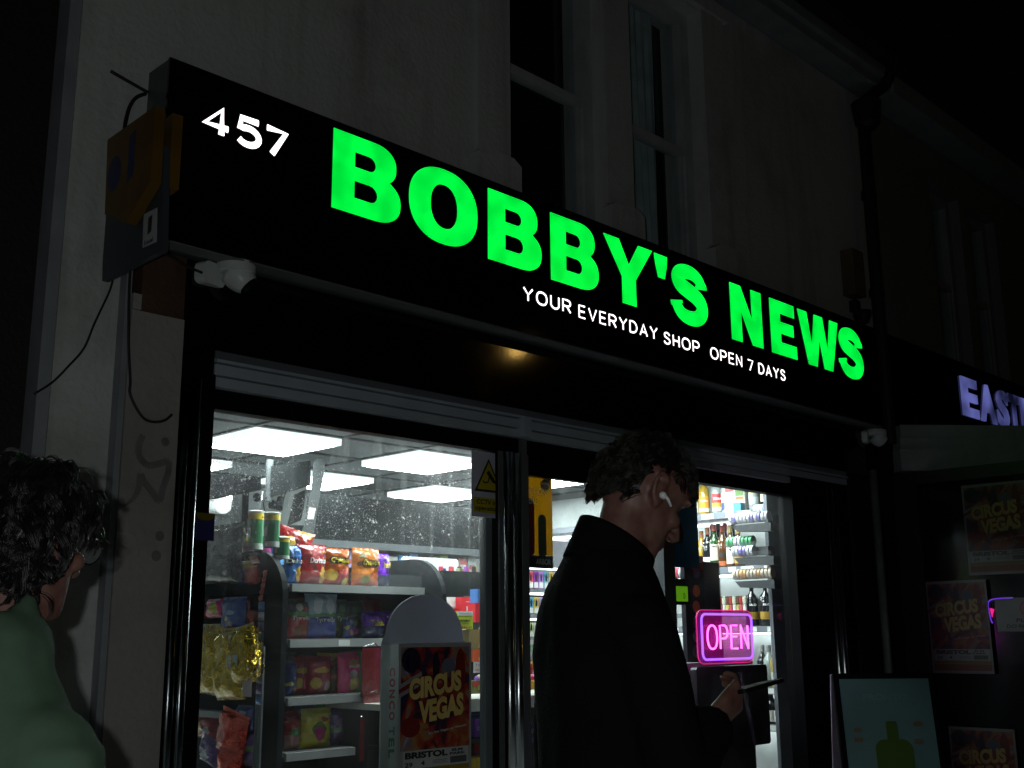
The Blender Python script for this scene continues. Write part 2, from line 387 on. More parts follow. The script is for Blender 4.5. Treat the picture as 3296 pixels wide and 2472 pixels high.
def gW(): return [[(0, 1), (.31, 1), (.45, .38), (.59, 1), (.88, 1), (1.02, .38), (1.16, 1), (1.46, 1), (1.17, 0), (.87, 0), (.735, .56), (.60, 0), (.30, 0)]], 1.46
SL = [('letter', gB, 2.352, 2.683), ('letter', gO, 2.728, 3.104), ('letter', gB, 3.168, 3.499), ('letter', gB, 3.562, 3.892), ('letter', gY, 3.936, 4.312),
      ('apostrophe', gQ, 4.329, 4.436), ('letter', gS, 4.455, 4.776), ('letter', gN, 4.995, 5.300), ('letter', gE, 5.392, 5.659), ('letter', gW, 5.694, 6.162), ('letter', gS, 6.153, 6.462)]
for i, (nm, g, x0, x1) in enumerate(SL):
    loops, wd = g()
    if loops[0][0] == 'strip':
        rb = ribbon(loops[0][1], loops[0][2]); k_ = len(rb) // 2; vs = rb; fs = [(j, j + 1, 2 * k_ - 2 - j, 2 * k_ - 1 - j) for j in range(k_ - 1)]
    else: vs, fs = shape2d(loops)
    zt = 3.285 - (x0 - 2.35) * .009; zb = 2.966 - (x0 - 2.35) * .009; h = zt - zb
    mx0 = min(v[0] for v in vs); mx1 = max(v[0] for v in vs)
    if nm == 'apostrophe': pass
    P_ = [(x0 + (x - mx0) / (mx1 - mx0) * (x1 - x0), SY - .004, zb + y * h) for x, y in vs]; n = len(P_)
    bb = B().add(P_ + [(p[0], SY - .0005, p[2]) for p in P_], list(fs) + [tuple(k + n for k in reversed(q)) for q in fs])
    bnd = {}
    for q in fs:
        for k in range(len(q)):
            e = (q[k], q[(k + 1) % len(q)])
            if (e[1], e[0]) in bnd: del bnd[(e[1], e[0])]
            else: bnd[e] = 1
    bb.add([], []); bb.f += [(a_, a_ + n, b_ + n, b_) for a_, b_ in bnd]; bb.mi += [0] * len(bnd)
    bb.build(nm, green, sign)
# rounded stroke lettering
def seg(*p): return list(p)
G = {'Y': ([[(0, 1), (.33, .5), (.66, 1)], [(.33, .5), (.33, 0)]], .66), 'O': ([arc(.38, .5, .38, .5, 0, 360, 24, 2.3)], .76),
     'U': ([[(0, 1), (0, .35)] + arc(.31, .33, .31, .33, 180, 360, 12) + [(.62, 1)]], .62),
     'R': ([[(0, 0), (0, 1), (.33, 1)] + arc(.33, .74, .27, .26, 90, -90, 10) + [(0, .48)], [(.3, .48), (.6, 0)]], .62),
     'E': ([[(.5, 1), (0, 1), (0, 0), (.5, 0)], [(0, .52), (.45, .52)]], .52), 'V': ([[(0, 1), (.33, 0), (.66, 1)]], .66),
     'D': ([[(0, 0), (0, 1), (.22, 1)] + arc(.22, .5, .42, .5, 90, -90, 12) + [(0, 0)]], .64),
     'A': ([[(0, 0), (.34, 1), (.68, 0)], [(.12, .32), (.56, .32)]], .68),
     'S': ([smooth_pts([(.52, .8), (.42, .95), (.26, 1), (.09, .93), (.04, .77), (.12, .6), (.3, .52), (.47, .42), (.54, .24), (.45, .07), (.27, 0), (.09, .05), (0, .2)], 3)], .56),
     'H': ([[(0, 0), (0, 1)], [(0, .5), (.56, .5)], [(.56, 0), (.56, 1)]], .56),
     'P': ([[(0, 0), (0, 1), (.33, 1)] + arc(.33, .72, .27, .28, 90, -90, 10) + [(0, .44)]], .60),
     'N': ([[(0, 0), (0, 1), (.58, 0), (.58, 1)]], .58), '7': ([[(0, 1), (.52, 1), (.16, 0)]], .52)}
def stroke_word(b, s, org, ax, ay, hgt, r, wx=None, gap=.32, sp=.45, flat=None):
    tot = 0; pos = []
    for c in s:
        if c == ' ': tot += sp; continue
        pos.append((c, tot)); tot += G[c][1] + gap
    tot -= gap; k = (wx / hgt / tot) if wx else 1
    org = Vector(org); ax = Vector(ax); ay = Vector(ay); n_ = ax.cross(ay)
    for c, x in pos:
        for st in G[c][0]:
            n0 = len(b.v); b.tube([org + ax * ((x + px) * k * hgt) + ay * (py * hgt) for px, py in st], r, 8)
            if flat:
                for i in range(n0, len(b.v)):
                    d = (b.v[i] - org).dot(n_); b.v[i] -= n_ * d * (1 - flat)
    return b
G['4'] = ([[(.62, 0), (.62, 1), (0, .30), (.86, .30)]], .86); G['5'] = ([[(.66, 1), (.10, 1), (.06, .56)] + arc(.34, .33, .36, .33, 120, -145, 14)], .7); G['7'] = ([[(0, 1), (.70, 1), (.22, 0)]], .70)
for ch, x0, x1, z0 in (('4', 1.812, 1.903, 3.100), ('5', 1.942, 2.028, 3.098), ('7', 2.060, 2.140, 3.096)):
    bb = B(); stroke_word(bb, ch, (x0, SY - .002, z0), X_, Z_, .094, .0122, wx=x1 - x0, flat=.25); bb.build('digit', white_l, sign)
G['7'] = ([[(0, 1), (.52, 1), (.16, 0)]], .52)
for word, x0, x1, z0, z1 in (('YOUR', 3.383, 3.690, 2.829, 2.826), ('EVERYDAY', 3.748, 4.330, 2.823, 2.82), ('SHOP', 4.388, 4.683, 2.816, 2.81), ('OPEN', 4.787, 5.075, 2.809, 2.8), ('7', 5.138, 5.185, 2.802, 2.8), ('DAYS', 5.243, 5.512, 2.800, 2.8)):
    bb = B(); stroke_word(bb, word, (x0, SY - .002, z0 - .006), X_, Z_, .056, .0044, wx=x1 - x0, flat=.35); bb.build('word', white_l, sign)

# ------------------------------------------------------------------ shopfront
sf = thing('shopfront', 'black metal shopfront with glazed window, door and fluted posts below the sign', 'shopfront', (4.2, 0, 0))
b = B().box(1.834, 6.62, -.19, -.09, 2.366, 2.668); b.build('upper_panel', blacko, sf)
b = B().box(1.834, 1.975, -.10, .0, 0, 2.364); b.box(1.976, 2.058, -.04, .06, 0, 2.40); b.box(5.95, 6.62, -.04, .06, 0, 2.408)
b.box(2.059, 5.949, .0, .06, 2.205, 2.276); b.box(3.50, 3.53, -.02, .07, 0, 2.204); b.box(3.655, 3.685, -.02, .07, 0, 2.204); b.box(3.531, 3.654, .0, .06, 0, 2.204)
b.box(3.686, 4.70, .01, .05, 2.12, 2.204); b.build('frame', blackf, sf)
b = B().box(3.497, 3.5235, -.03, -.021, 0, 2.204).box(3.655, 3.685, -.03, -.021, 0, 2.204).box(4.705, 4.80, -.01, .06, 0, 2.204); b.build('grey_trim', dark_al, sf)
b = B().box(3.452, 3.490, .012, .05, 0, 2.12); b.build('jamb', mat('pale_jamb', (.22, .24, .26), .5), sf)
# fluted posts
for x in (1.903, 1.944, 3.563, 3.617, 6.36, 6.43):
    b = B().lathe([(.019 if x < 3 else .024, 0.0), (.019 if x < 3 else .024, 2.276 if x < 3 or x > 6 else 2.204)], (x, -.108 if x < 3 else -.046 if x > 6 else -.022, 0), 48)
    b.build('fluted_post', mat('gloss_black_post', (.16, .18, .20), .19, metal=1.0, var=.0) if x < 3 else mat('gloss_door_post', (.75, .8, .85), .21, metal=1.0, var=.0), sf, smooth=True)  # mullion and right posts get a brighter metal to lift their flash streak
# shutter rail: three slats per bay
for (x0, x1) in ((2.048, 3.615), (3.665, 4.80), (4.86, 6.62)):
    b = B()
    for k, (z0, z1) in enumerate(((2.364, 2.404), (2.320, 2.358), (2.279, 2.314))): b.box(x0, x1, -.035 - .012 * (2 - k), .0, z0, z1)
    b.build('slat_panel', grey_al, sf)
B().box(3.617, 3.663, -.075, -.01, 2.278, 2.405).build('rail_divider', grey_al, sf); B().box(4.802, 4.858, -.06, -.01, 2.278, 2.405).build('rail_divider', grey_al, sf)
b = B().box(3.62, 3.66, -.045, -.031, 0.0, 2.27); b.build('mullion_cover', dark_al, sf)
# glass with dust
def glass(name, dust, seed):
    m, N, L, P = nt(name); N.remove(P)
    tr = N.new('ShaderNodeBsdfTransparent'); tr.inputs[0].default_value = (.93, .97, .96, 1)
    gl = N.new('ShaderNodeBsdfGlossy'); gl.inputs['Roughness'].default_value = .02
    m1 = N.new('ShaderNodeMixShader'); m1.inputs[0].default_value = .05
    L.new(tr.outputs[0], m1.inputs[1]); L.new(gl.outputs[0], m1.inputs[2])
    df = N.new('ShaderNodeBsdfTranslucent'); df.inputs[0].default_value = (1, 1, 1, 1)
    tc = N.new('ShaderNodeTexCoord'); mp = N.new('ShaderNodeMapping'); mp.inputs['Location'].default_value = (seed, 0, 0)
    L.new(tc.outputs['Object'], mp.inputs[0])
    def noi(s, d, lo, hi, amp, stretch=None):
        nn = N.new('ShaderNodeTexNoise'); nn.inputs['Scale'].default_value = s; nn.inputs['Detail'].default_value = d
        src = mp.outputs[0]
        if stretch:
            m2 = N.new('ShaderNodeMapping'); m2.inputs['Scale'].default_value = stretch[:3]; m2.inputs['Rotation'].default_value = (0, stretch[3], 0)
            L.new(src, m2.inputs[0]); src = m2.outputs[0]
        L.new(src, nn.inputs['Vector'])
        r_ = N.new('ShaderNodeMapRange'); r_.inputs[1].default_value = lo; r_.inputs[2].default_value = hi; r_.inputs[4].default_value = amp
        L.new(nn.outputs[0], r_.inputs[0]); return r_.outputs[0]
    def mth(op, a, c):
        q = N.new('ShaderNodeMath'); q.operation = op; q.use_clamp = True
        for i, v in enumerate((a, c)):
            if isinstance(v, (int, float)): q.inputs[i].default_value = v
            else: L.new(v, q.inputs[i])
        return q.outputs[0]
    speck = noi(210, 3, .57, .72, .62); speck2 = noi(70, 3, .64, .74, .8)
    film = noi(2.2, 4, .42, .8, .012); streak = noi(1, 3, .52, .78, .09, (26, 1, 1.6, .0)); wipe = noi(1, 2, .58, .68, .05, (14, 1, 1.2, .5))
    # dirtier towards the top of the pane, fading out half-way down
    sx = N.new('ShaderNodeSeparateXYZ'); L.new(tc.outputs['Object'], sx.inputs[0])
    g = N.new('ShaderNodeMapRange'); g.inputs[1].default_value = dust[0]; g.inputs[2].default_value = dust[1]; g.inputs[3].default_value = .03; g.inputs[4].default_value = 1
    L.new(sx.outputs[2], g.inputs[0])
    g2 = N.new('ShaderNodeMapRange'); g2.inputs[1].default_value = 2.04; g2.inputs[2].default_value = 2.16; g2.inputs[3].default_value = 1; g2.inputs[4].default_value = .25; L.new(sx.outputs[2], g2.inputs[0])
    patch = noi(4.2, 3, .30, .62, 1.0)
    s = mth('ADD', speck, speck2); s = mth('MULTIPLY', s, g.outputs[0]); s = mth('MULTIPLY', s, patch); s = mth('MULTIPLY', s, g2.outputs[0])
    s = mth('ADD', s, film); s = mth('ADD', s, mth('MULTIPLY', noi(1.6, 5, .3, .75, .05), g.outputs[0])); s = mth('ADD', s, mth('MULTIPLY', streak, g.outputs[0])); s = mth('ADD', s, mth('MULTIPLY', wipe, g.outputs[0])); s = mth('MULTIPLY', s, dust[2])
    m3 = N.new('ShaderNodeMixShader'); L.new(s, m3.inputs[0]); L.new(m1.outputs[0], m3.inputs[1]); L.new(df.outputs[0], m3.inputs[2])
    L.new(m3.outputs[0], N['Material Output'].inputs[0]); MATS[name] = m; return m
b = B().box(2.059, 3.451, .020, .026, .45, 2.204); b.build('window_pane', glass('dusty_glass', (1.60, 1.98, 1.0), 0), sf)
b = B().box(3.686, 4.704, .024, .030, .2, 2.119); b.build('door_pane', glass('door_glass', (1.6, 2.1, .35), 5), sf)
b = B().box(4.801, 5.949, .020, .026, .45, 2.204); b.build('window_pane', glass('right_glass', (1.7, 2.3, .15), 9), sf)
b = B().box(2.076, 3.451, -.01, .06, 0, .449).box(4.801, 5.949, -.01, .06, 0, .449).box(3.686, 4.704, .0, .05, .01, .199); b.build('stall_riser', blackf, sf)

# ------------------------------------------------------------------ left neighbour
nb = thing('neighbouring_house', 'dark fronted neighbouring shop at the left edge of the wall', 'building', (.6, 0, 0))
b = B().box(-8, 1.380, -.02, 3, 3.52, 7); b.build('wall', render_c, nb)
b = B().box(-8, 1.13, -.02, 3, 0, 3.518); b.build('side_wall', render_c, nb)
b = B().box(1.131, 1.382, -.06, .3, 0, 3.515); b.build('dark_cladding', mat('dark_cladding', (.012, .008, .008), .7, bump=.4), nb)

# ------------------------------------------------------------------ hanging sign
hs = thing('hanging_sign', 'yellow and dark hanging sign with a white sticker, fixed beside the number 457', 'sign', (1.6, -.15, 2.56))
yel = mat('yellow_plastic', (.15, .075, .006), .45, var=.25)
def hp(px, py, x): q = atX(px, py, x); return (-q.y, q.z)
pr_ = [hp(*q, 1.520) for q in ((346, 450), (498, 342), (484, 582), (405, 718), (337, 690))]
b = B().poly(pr_, (1.520, 0, 0), MX_, Z_, .036); b.build('yellow_housing', yel, hs)
y0_, y1_ = .20, pr_[1][0]
b = B().poly([(y0_, pr_[1][1] - .03), (y1_, pr_[1][1]), (y1_, pr_[2][1]), (y0_, pr_[2][1] - .03)], (1.582, 0, 0), MX_, Z_, .036); b.build('yellow_housing', yel, hs)
pl_ = [hp(*q, 1.56) for q in ((331, 905), (522, 806), (530, 470), (340, 560))]
b = B().poly(pl_, (1.5575, 0, 0), MX_, Z_, .022); b.build('dark_plate', mat('charcoal_plate', (.045, .055, .07), .5), hs)
sk_ = [hp(*q, 1.556) for q in ((458, 798), (503, 778), (505, 668), (462, 690))]
bb = B().poly(sk_, (1.5565, 0, 0), MX_, Z_, .001); bb.cur = 1
c_x = sum(q[0] for q in sk_) / 4; c_z = sum(q[1] for q in sk_) / 4
bb.poly([(c_x - .012, c_z - .02), (c_x + .012, c_z - .014), (c_x + .012, c_z + .04), (c_x - .012, c_z + .036)], (1.5555, 0, 0), MX_, Z_, .0006)
text(bb, 'Local', (1.5558, -c_x + .026, c_z - .05), MX_, Z_, .052, .014, th=.0015)
bb.build('sticker', [mat('white_sticker', (.5, .52, .55), .5), mat('dark_print', (.04, .04, .05), .5)], hs)
bb = B().poly(arc(.27, 2.86, .045, .06, 0, 360, 20)[:-1], (1.5192, 0, 0), MX_, Z_, .0008).poly([(.36, 2.80), (.40, 2.82), (.40, 2.97), (.36, 2.96)], (1.5192, 0, 0), MX_, Z_, .0008)
bb.build('emblem', mat('navy_print', (.03, .04, .12), .5), hs)
# cables
def cable(pts, r, label, y=-.22, name='cable', y1=None):
    P_ = []
    for i, (px, py) in enumerate(pts):
        yy = y if y1 is None else y + (y1 - y) * i / (len(pts) - 1); P_.append(tuple(atY(px, py, yy)))
    b = B().tube(smooth_pts(P_, 5), r, 7)
    return tag(b.build(name, mat('black_cable', (.012, .012, .012), .5), loc=P_[0], smooth=True), label, 'cable')
k = 1.276
cable([(467 / k, 1135 / k), (452 / k, 1190 / k), (425 / k, 1250 / k), (385 / k, 1335 / k), (345 / k, 1430 / k), (280 / k, 1505 / k), (215 / k, 1570 / k), (140 / k, 1618 / k)], .0035, 'thin black cable drooping left from under the hanging sign', -.16, y1=-.17)
cable([(598 / k, 385 / k), (560 / k, 400 / k), (532 / k, 440 / k), (515 / k, 500 / k), (510 / k, 545 / k)], .0065, 'thick looped cable from the sign end down into the hanging sign', -.17, y1=-.2)
cable([(536 / k, 1085 / k), (530 / k, 1200 / k), (528 / k, 1400 / k), (535 / k, 1560 / k), (545 / 1.304, 1200 + 85 / 1.304), (572 / 1.304, 1200 + 148 / 1.304), (605 / 1.304, 1200 + 192 / 1.304), (645 / 1.304, 1200 + 206 / 1.304), (690 / 1.304, 1200 + 200 / 1.304), (722 / 1.304, 1200 + 175 / 1.304)], .0045, 'brown cable hanging down the pilaster and curling at its end', -.215)
cable([(455 / k, 292 / k), (520 / k, 330 / k), (605 / k, 378 / k)], .006, 'short stiff rod sticking out left of the sign end', -.19, name='rod')
cable([(650 / k, 1030 / k), (720 / k, 1062 / k), (760 / k, 1090 / k), (835 / k, 1122 / k)], .005, 'black cable running under the sign towards the dome camera', -.22)

# ------------------------------------------------------------------ dome cameras
wplas = mat('white_plastic', (.62, .65, .66), .35, var=.05)
def dome(loc, label, s=1.0):
    t = thing('security_camera', label, 'security camera', loc, 'dome cameras under the signs', rot=(0, 0, R(20)))
    b = B().lathe([(.055 * s, -.005), (.064 * s, 0), (.064 * s, .032 * s), (.05 * s, .04 * s)], (.045 * s, -.02, 0), 28); b.build('collar', wplas, t, local=True)
    b = B().poly(rrect(.10 * s, .075 * s, .02 * s), (-.012 * s, .02, -.014 * s), X_, Z_, .06 * s)
    b.build('mounting_box', wplas, t, local=True)
    d = Vector((.42, -.75, -.85)).normalized(); pr = []
    for i in range(9):
        u = i / 8; pr.append((s * (.052 * math.sqrt(max(0, 1 - (u * .93) ** 2.6)) + .0), u * .085 * s))
    rr = []; sd = d.orthogonal().normalized(); s2 = d.cross(sd)
    for (r_, z) in pr: rr.append([Vector((.045 * s, -.02, 0)) + d * (z - .01) + (sd * math.cos(a * math.pi / 12) + s2 * math.sin(a * math.pi / 12)) * r_ for a in range(24)])
    B().rings(rr).build('eyeball', wplas, t, local=True, smooth=True)
    c = Vector((.045 * s, -.02, 0)) + d * (.062 * s)
    rr = [[c + d * z * s + (sd * math.cos(a * math.pi / 12) + s2 * math.sin(a * math.pi / 12)) * r_ * s for a in range(24)] for r_, z in ((.036, -.004), (.034, .010), (.03, .016), (.012, .018))]
    B().rings(rr).build('lens', mat('camera_lens', (.008, .008, .01), .08, var=0), t, local=True)
    return t
p = atY(716, 870, -.23); dome((p.x, p.y, p.z), 'white dome security camera under the left end of the lit sign', 1.05)
p = atY(2806, 1400, -.22); dome((p.x, p.y, p.z), 'dim white dome security camera beside the right-hand neighbour sign', 1.05)

# ------------------------------------------------------------------ right neighbour
ne = thing('neighbouring_shop', 'dark shop on the right with pale canopy box and projecting front', 'building', (9, 0, 0))
b = B(); xs = [(8.08, 8.62), (8.80, 9.34)]
b.box(7.125, 8.08, -.14, .15, 2.72, 5.12); b.box(8.62, 8.80, -.14, .15, 3.35, 4.8); b.box(9.34, 16, -.14, .15, 2.72, 5.12); b.box(8.08, 9.34, -.14, .15, 2.72, 3.35); b.box(8.08, 9.34, -.14, .15, 4.8, 5.12)
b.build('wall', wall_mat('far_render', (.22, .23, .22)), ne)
for x0, x1 in xs: sash(x0, x1, ne, 0, y=-.03, zb=3.35, zt=4.8, mid=4.05, fm=mat('old_white_paint', (.3, .3, .32), .6))
b = B().box(7.125, 16, -.36, .1, 5.125, 5.27); b.build('cornice', trim_g, ne)
b = B().box(7.08, 16, .16, 6, 0, 5.1); b.build('body', mat('dark_brick', (.03, .025, .022), .9), ne)
b = B().box(7.16, 16, -.155, -.142, 2.74, 3.4); b.build('fascia', blackp, ne)
lav = emis('lavender_letters', (.17, .19, .60), .40, var=.95, vscale=3.0)
for ch, x0, x1 in (('E', 8.27, 8.56), ('A', 8.60, 8.90), ('S', 8.93, 9.16), ('T', 9.17, 9.40), ('E', 9.43, 9.68)):
    bb = B(); text(bb, ch, (x0, -.1555, 2.985), X_, Z_, x1 - x0, .30, bold=.045, th=.012); bb.build('letter', lav, ne)
# projecting front: a dark glazed side wall facing left
b = B().box(7.055, 7.15, -2.2, -.142, 0, .6).box(7.055, 7.15, -2.2, -.142, 2.34, 2.42).box(7.055, 7.15, -.30, -.142, .6, 2.34).box(7.055, 7.15, -2.2, -2.1, .6, 2.34); b.build('side_frame', mat('dark_timber', (.02, .015, .015), .5), ne)
b = B().box(7.07, 7.08, -2.1, -.30, .6, 2.34); b.build('side_pane', mat('dark_side_glass', (.008, .008, .009), .12, var=0), ne)
b = B().box(7.16, 12, -2.18, -.2, 0.0, 2.4); b.build('shop_body', mat('dark_brick', (.03, .025, .022), .9), ne)
p0 = Vector((7.02, -.25, 0))
def atZ(px, py, z): d = ray(px, py); return CAM + d * ((z - CAM.z) / d.z)
p1 = atZ(3420, 1369.5, 2.74); dr = (Vector((p1.x, p1.y, 0)) - p0); nn = Vector((-dr.y, dr.x, 0)).normalized() * .12
if nn.x < 0: nn = -nn
for k_, (z0, z1, off) in enumerate(((2.43, 2.572, -.03), (2.575, 2.652, .0), (2.655, 2.74, .012))):
    a = p0 + nn * (off * 8) - dr.normalized() * (.03 if k_ == 0 else (0.0 if k_ == 2 else .012)); c = a + dr; b = B()
    dz = -.025 if k_ == 0 else 0
    b.hexa([(a.x, a.y, z0), (c.x, c.y, z0 + dz), (c.x + nn.x, c.y + nn.y, z0 + dz), (a.x + nn.x, a.y + nn.y, z0),
            (a.x, a.y, z1), (c.x, c.y, z1), (c.x + nn.x, c.y + nn.y, z1), (a.x + nn.x, a.y + nn.y, z1)])
    b.build('canopy_box', wall_mat('grubby_white', (.34, .37, .38), amt=.4), ne)
b = B().tube([(6.76, -.16, 0), (6.76, -.16, 2.42)], .026, 12)
tag(b.build('waste_pipe', mat('pale_pipe', (.20, .21, .21), .5, var=.3), loc=(6.76, -.16, 0), smooth=True), 'pale vertical pipe between the two shopfronts', 'pipe')
b = B().box(6.622, 7.05, -.06, .0, 0, 2.7); b.build('party_pier', mat('dark_timber', (.02, .015, .015), .5), ne)

# ------------------------------------------------------------------ posters
def poster(name, label, org, ax, wd, ht, dim=1.0):
    """a circus bill; org = upper-left corner, ax = reading direction"""
    ax = Vector(ax).normalized(); ay = Vector((0, 0, 1)); nrm = ax.cross(ay)
    t = thing(name, label, 'poster', tuple(org), 'circus posters')
    O = Vector(org) - ay * ht
    def Q(b_, x0, y0, x1, y1, lay): b_.poly([(x0 * wd, y0 * ht), (x1 * wd, y0 * ht), (x1 * wd, y1 * ht), (x0 * wd, y1 * ht)], O + nrm * (.0008 + .0006 * lay), ax, ay, .0005)
    _m = globals()['mat']
    def mat(n_, c_, *a, **k): return _m(n_ if dim == 1 else 'faded_' + n_, tuple(v * dim for v in c_), *a, **k)  # dim darkens every ink to stand in for the flash falling off
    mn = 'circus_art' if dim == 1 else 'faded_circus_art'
    if mn not in MATS:
        m, N, L, P = nt(mn); tc = N.new('ShaderNodeTexCoord'); mp = N.new('ShaderNodeMapping'); mp.inputs['Rotation'].default_value = (0, .5, .5); L.new(tc.outputs['Object'], mp.inputs[0])
        nz = N.new('ShaderNodeTexNoise'); nz.inputs['Scale'].default_value = 9; nz.inputs['Detail'].default_value = 3; nz.inputs['Distortion'].default_value = 1.2; L.new(mp.outputs[0], nz.inputs['Vector'])
        cr = N.new('ShaderNodeValToRGB'); e = cr.color_ramp.elements; e[0].position = .30; e[0].color = (.02, .02, .08, 1); e[1].position = .75; e[1].color = (.55, .46, .42, 1)
        for p_, c_ in ((.40, (.06, .025, .05)), (.46, (.40, .02, .02)), (.52, (.40, .08, .03)), (.57, (.46, .24, .06)), (.63, (.18, .17, .30))): q = e.new(p_); q.color = (*c_, 1)
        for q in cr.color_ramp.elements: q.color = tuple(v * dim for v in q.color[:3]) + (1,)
        L.new(nz.outputs[0], cr.inputs[0]); L.new(cr.outputs[0], P.inputs['Base Color']); P.inputs['Roughness'].default_value = .45
        if 1: MATS[mn] = m
    def leaf(b_, pts): b_.poly([(x * wd, y * ht) for x, y in pts], O + nrm * .0024, ax, ay, .0005)
    b = B(); b.poly([(0, 0), (wd, 0), (wd, ht), (0, ht)], O, ax, ay, .0015); b.build('sheet', mat('poster_paper', (.40, .42, .43), .4, var=.05), t)
    b = B(); Q(b, .03, .26, .97, .97, 0); b.build('artwork', MATS[mn], t)
    b = B(); Q(b, .03, .03, .97, .10, 0); b.build('colour_band', mat('orange_band', (.30, .08, .02), .5), t)
    b = B(); Q(b, .03, .105, .97, .135, 0); b.build('colour_band', mat('yellow_band', (.35, .25, .02), .5), t)
    for nm, mt, shp in (('white_stripe', mat('stripe_white', (.35, .35, .38), .5), ([(.0, .62), (.28, .70), (.28, .73), (.0, .65)], [(.0, .68), (.3, .77), (.3, .80), (.0, .71)])),
                        ('red_shape', mat('stripe_red', (.25, .012, .012), .5), ([(.0, .65), (.28, .735), (.29, .765), (.0, .68)], arc(.84, .80, .07, .16, 0, 360, 14)[:-1], arc(.16, .42, .13, .07, 0, 360, 14)[:-1])),
                        ('dark_shape', mat('poster_navy', (.012, .012, .04), .5), (arc(.16, .88, .13, .09, 0, 360, 14)[:-1], [(.46, .73), (.54, .73), (.55, .86), (.52, .93), (.47, .93), (.45, .86)])),
                        ('pale_shape', mat('poster_pale', (.16, .17, .25), .5), (arc(.67, .82, .10, .07, 0, 360, 14)[:-1], [(.10, .83), (.13, .83), (.115, .93)]))):
        for q_ in shp:
            b = B(); leaf(b, q_); b.build(nm, mt, t)
    tl = (ax + ay * .11).normalized()
    for nm, mt, off, bo in (('title_shadow', mat('title_red', (.22, .01, .015), .4), 0.0035, .10), ('title', mat('title_yellow', (.85, .64, .20), .5), .0050, .055)):
        b = B(); text(b, 'CIRCUS', O + ax * (.13 * wd) + ay * (.60 * ht) + nrm * off, tl, ay, .72 * wd, .150 * ht, bold=bo, th=.0008)
        text(b, 'VEGAS', O + ax * (.26 * wd) + ay * (.435 * ht) + nrm * off, tl, ay, .62 * wd, .160 * ht, bold=bo, th=.0008)
        b.build(nm, mt, t)
    b = B(); Q(b, .07, .14, .95, .26, 1); b.build('date_panel', mat('panel_white', (.62, .65, .65), .5), t)
    b = B(); text(b, 'BRISTOL', O + ax * (.09 * wd) + ay * (.205 * ht) + nrm * .003, ax, ay, .57 * wd, .045 * ht, bold=.05, th=.0006)
    text(b, 'ELM', O + ax * (.72 * wd) + ay * (.232 * ht) + nrm * .003, ax, ay, .15 * wd, .017 * ht, bold=.04, th=.0006)
    text(b, 'PARK', O + ax * (.69 * wd) + ay * (.207 * ht) + nrm * .003, ax, ay, .22 * wd, .017 * ht, bold=.04, th=.0006)
    text(b, '29', O + ax * (.09 * wd) + ay * (.15 * ht) + nrm * .003, ax, ay, .10 * wd, .032 * ht, bold=.02, th=.0006)
    text(b, '4', O + ax * (.30 * wd) + ay * (.155 * ht) + nrm * .003, ax, ay, .05 * wd, .032 * ht, bold=.03, th=.0006); b.build('lettering', mat('print_black', (.02, .02, .02), .4), t)
    b = B(); Q(b, .70, .15, .93, .195, 2); Q(b, .46, .18, .66, .183, 2); Q(b, .46, .17, .64, .173, 2); Q(b, .46, .16, .67, .163, 2); b.build('small_print', mat('print_grey', (.12, .13, .13), .5), t)
    b = B(); text(b, "It's like Vegas on Wheels!", O + ax * (.40 * wd) + ay * (.355 * ht) + nrm * .003, tl, ay, .53 * wd, .022 * ht, bold=.02, th=.0006); b.build('slogan', mat('panel_white', (.62, .65, .65), .5), t)
    return t
poster('poster', 'circus poster on the glass in front of the white rounded stand', (2.955, -.004, 1.372), (1, 0, 0), .395, .56)
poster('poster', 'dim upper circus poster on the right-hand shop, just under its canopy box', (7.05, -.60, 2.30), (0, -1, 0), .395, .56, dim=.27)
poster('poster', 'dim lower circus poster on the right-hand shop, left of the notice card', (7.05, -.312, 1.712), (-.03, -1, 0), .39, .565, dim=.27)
# warning sign on the glass
t = thing('warning_sign', 'white sign with a yellow triangle reading CCTV in operation, stuck on the window', 'sign', (3.46, -.002, 1.905))
b = B().poly([(0, 0), (.208, 0), (.208, .29), (0, .29)], (3.355, -.001, 1.905), X_, Z_, .0015); b.build('card', mat('sign_white', (.62, .62, .74), .5, var=.05), t)
b = B().poly([(.012, .02), (.196, .02), (.196, .085), (.012, .085)], (3.355, -.002, 1.905), X_, Z_, .0006); b.build('yellow_strip', mat('sign_yellow', (.55, .45, .02), .5), t)
b = B().poly([(.018, .112), (.190, .112), (.104, .262)], (3.355, -.002, 1.905), X_, Z_, .0006); b.build('triangle_border', mat('print_black', (.02, .02, .02), .4), t)
b = B().poly([(.034, .122), (.174, .122), (.104, .244)], (3.355, -.0028, 1.905), X_, Z_, .0005); b.build('triangle', MATS['sign_yellow'], t)
b = B().poly([(.088, .196), (.104, .209), (.140, .170), (.150, .150), (.126, .156)], (3.355, -.0035, 1.905), X_, Z_, .0005)
b.build('camera_symbol', MATS['print_black'], t)
b = B().poly(ribbon([(.106, .180), (.098, .156), (.078, .152), (.066, .160)], .0035), (3.355, -.0042, 1.905), X_, Z_, .0005)
b.build('bracket_symbol', MATS['print_black'], t); b = B()
text(b, 'CCTV in', (3.385, -.003, 1.905 + .056), X_, Z_, .118, .022, bold=.02, th=.0006); text(b, 'operation', (3.376, -.003, 1.905 + .024), X_, Z_, .142, .024, bold=.02, th=.0006)
b.build('lettering', MATS['print_black'], t)
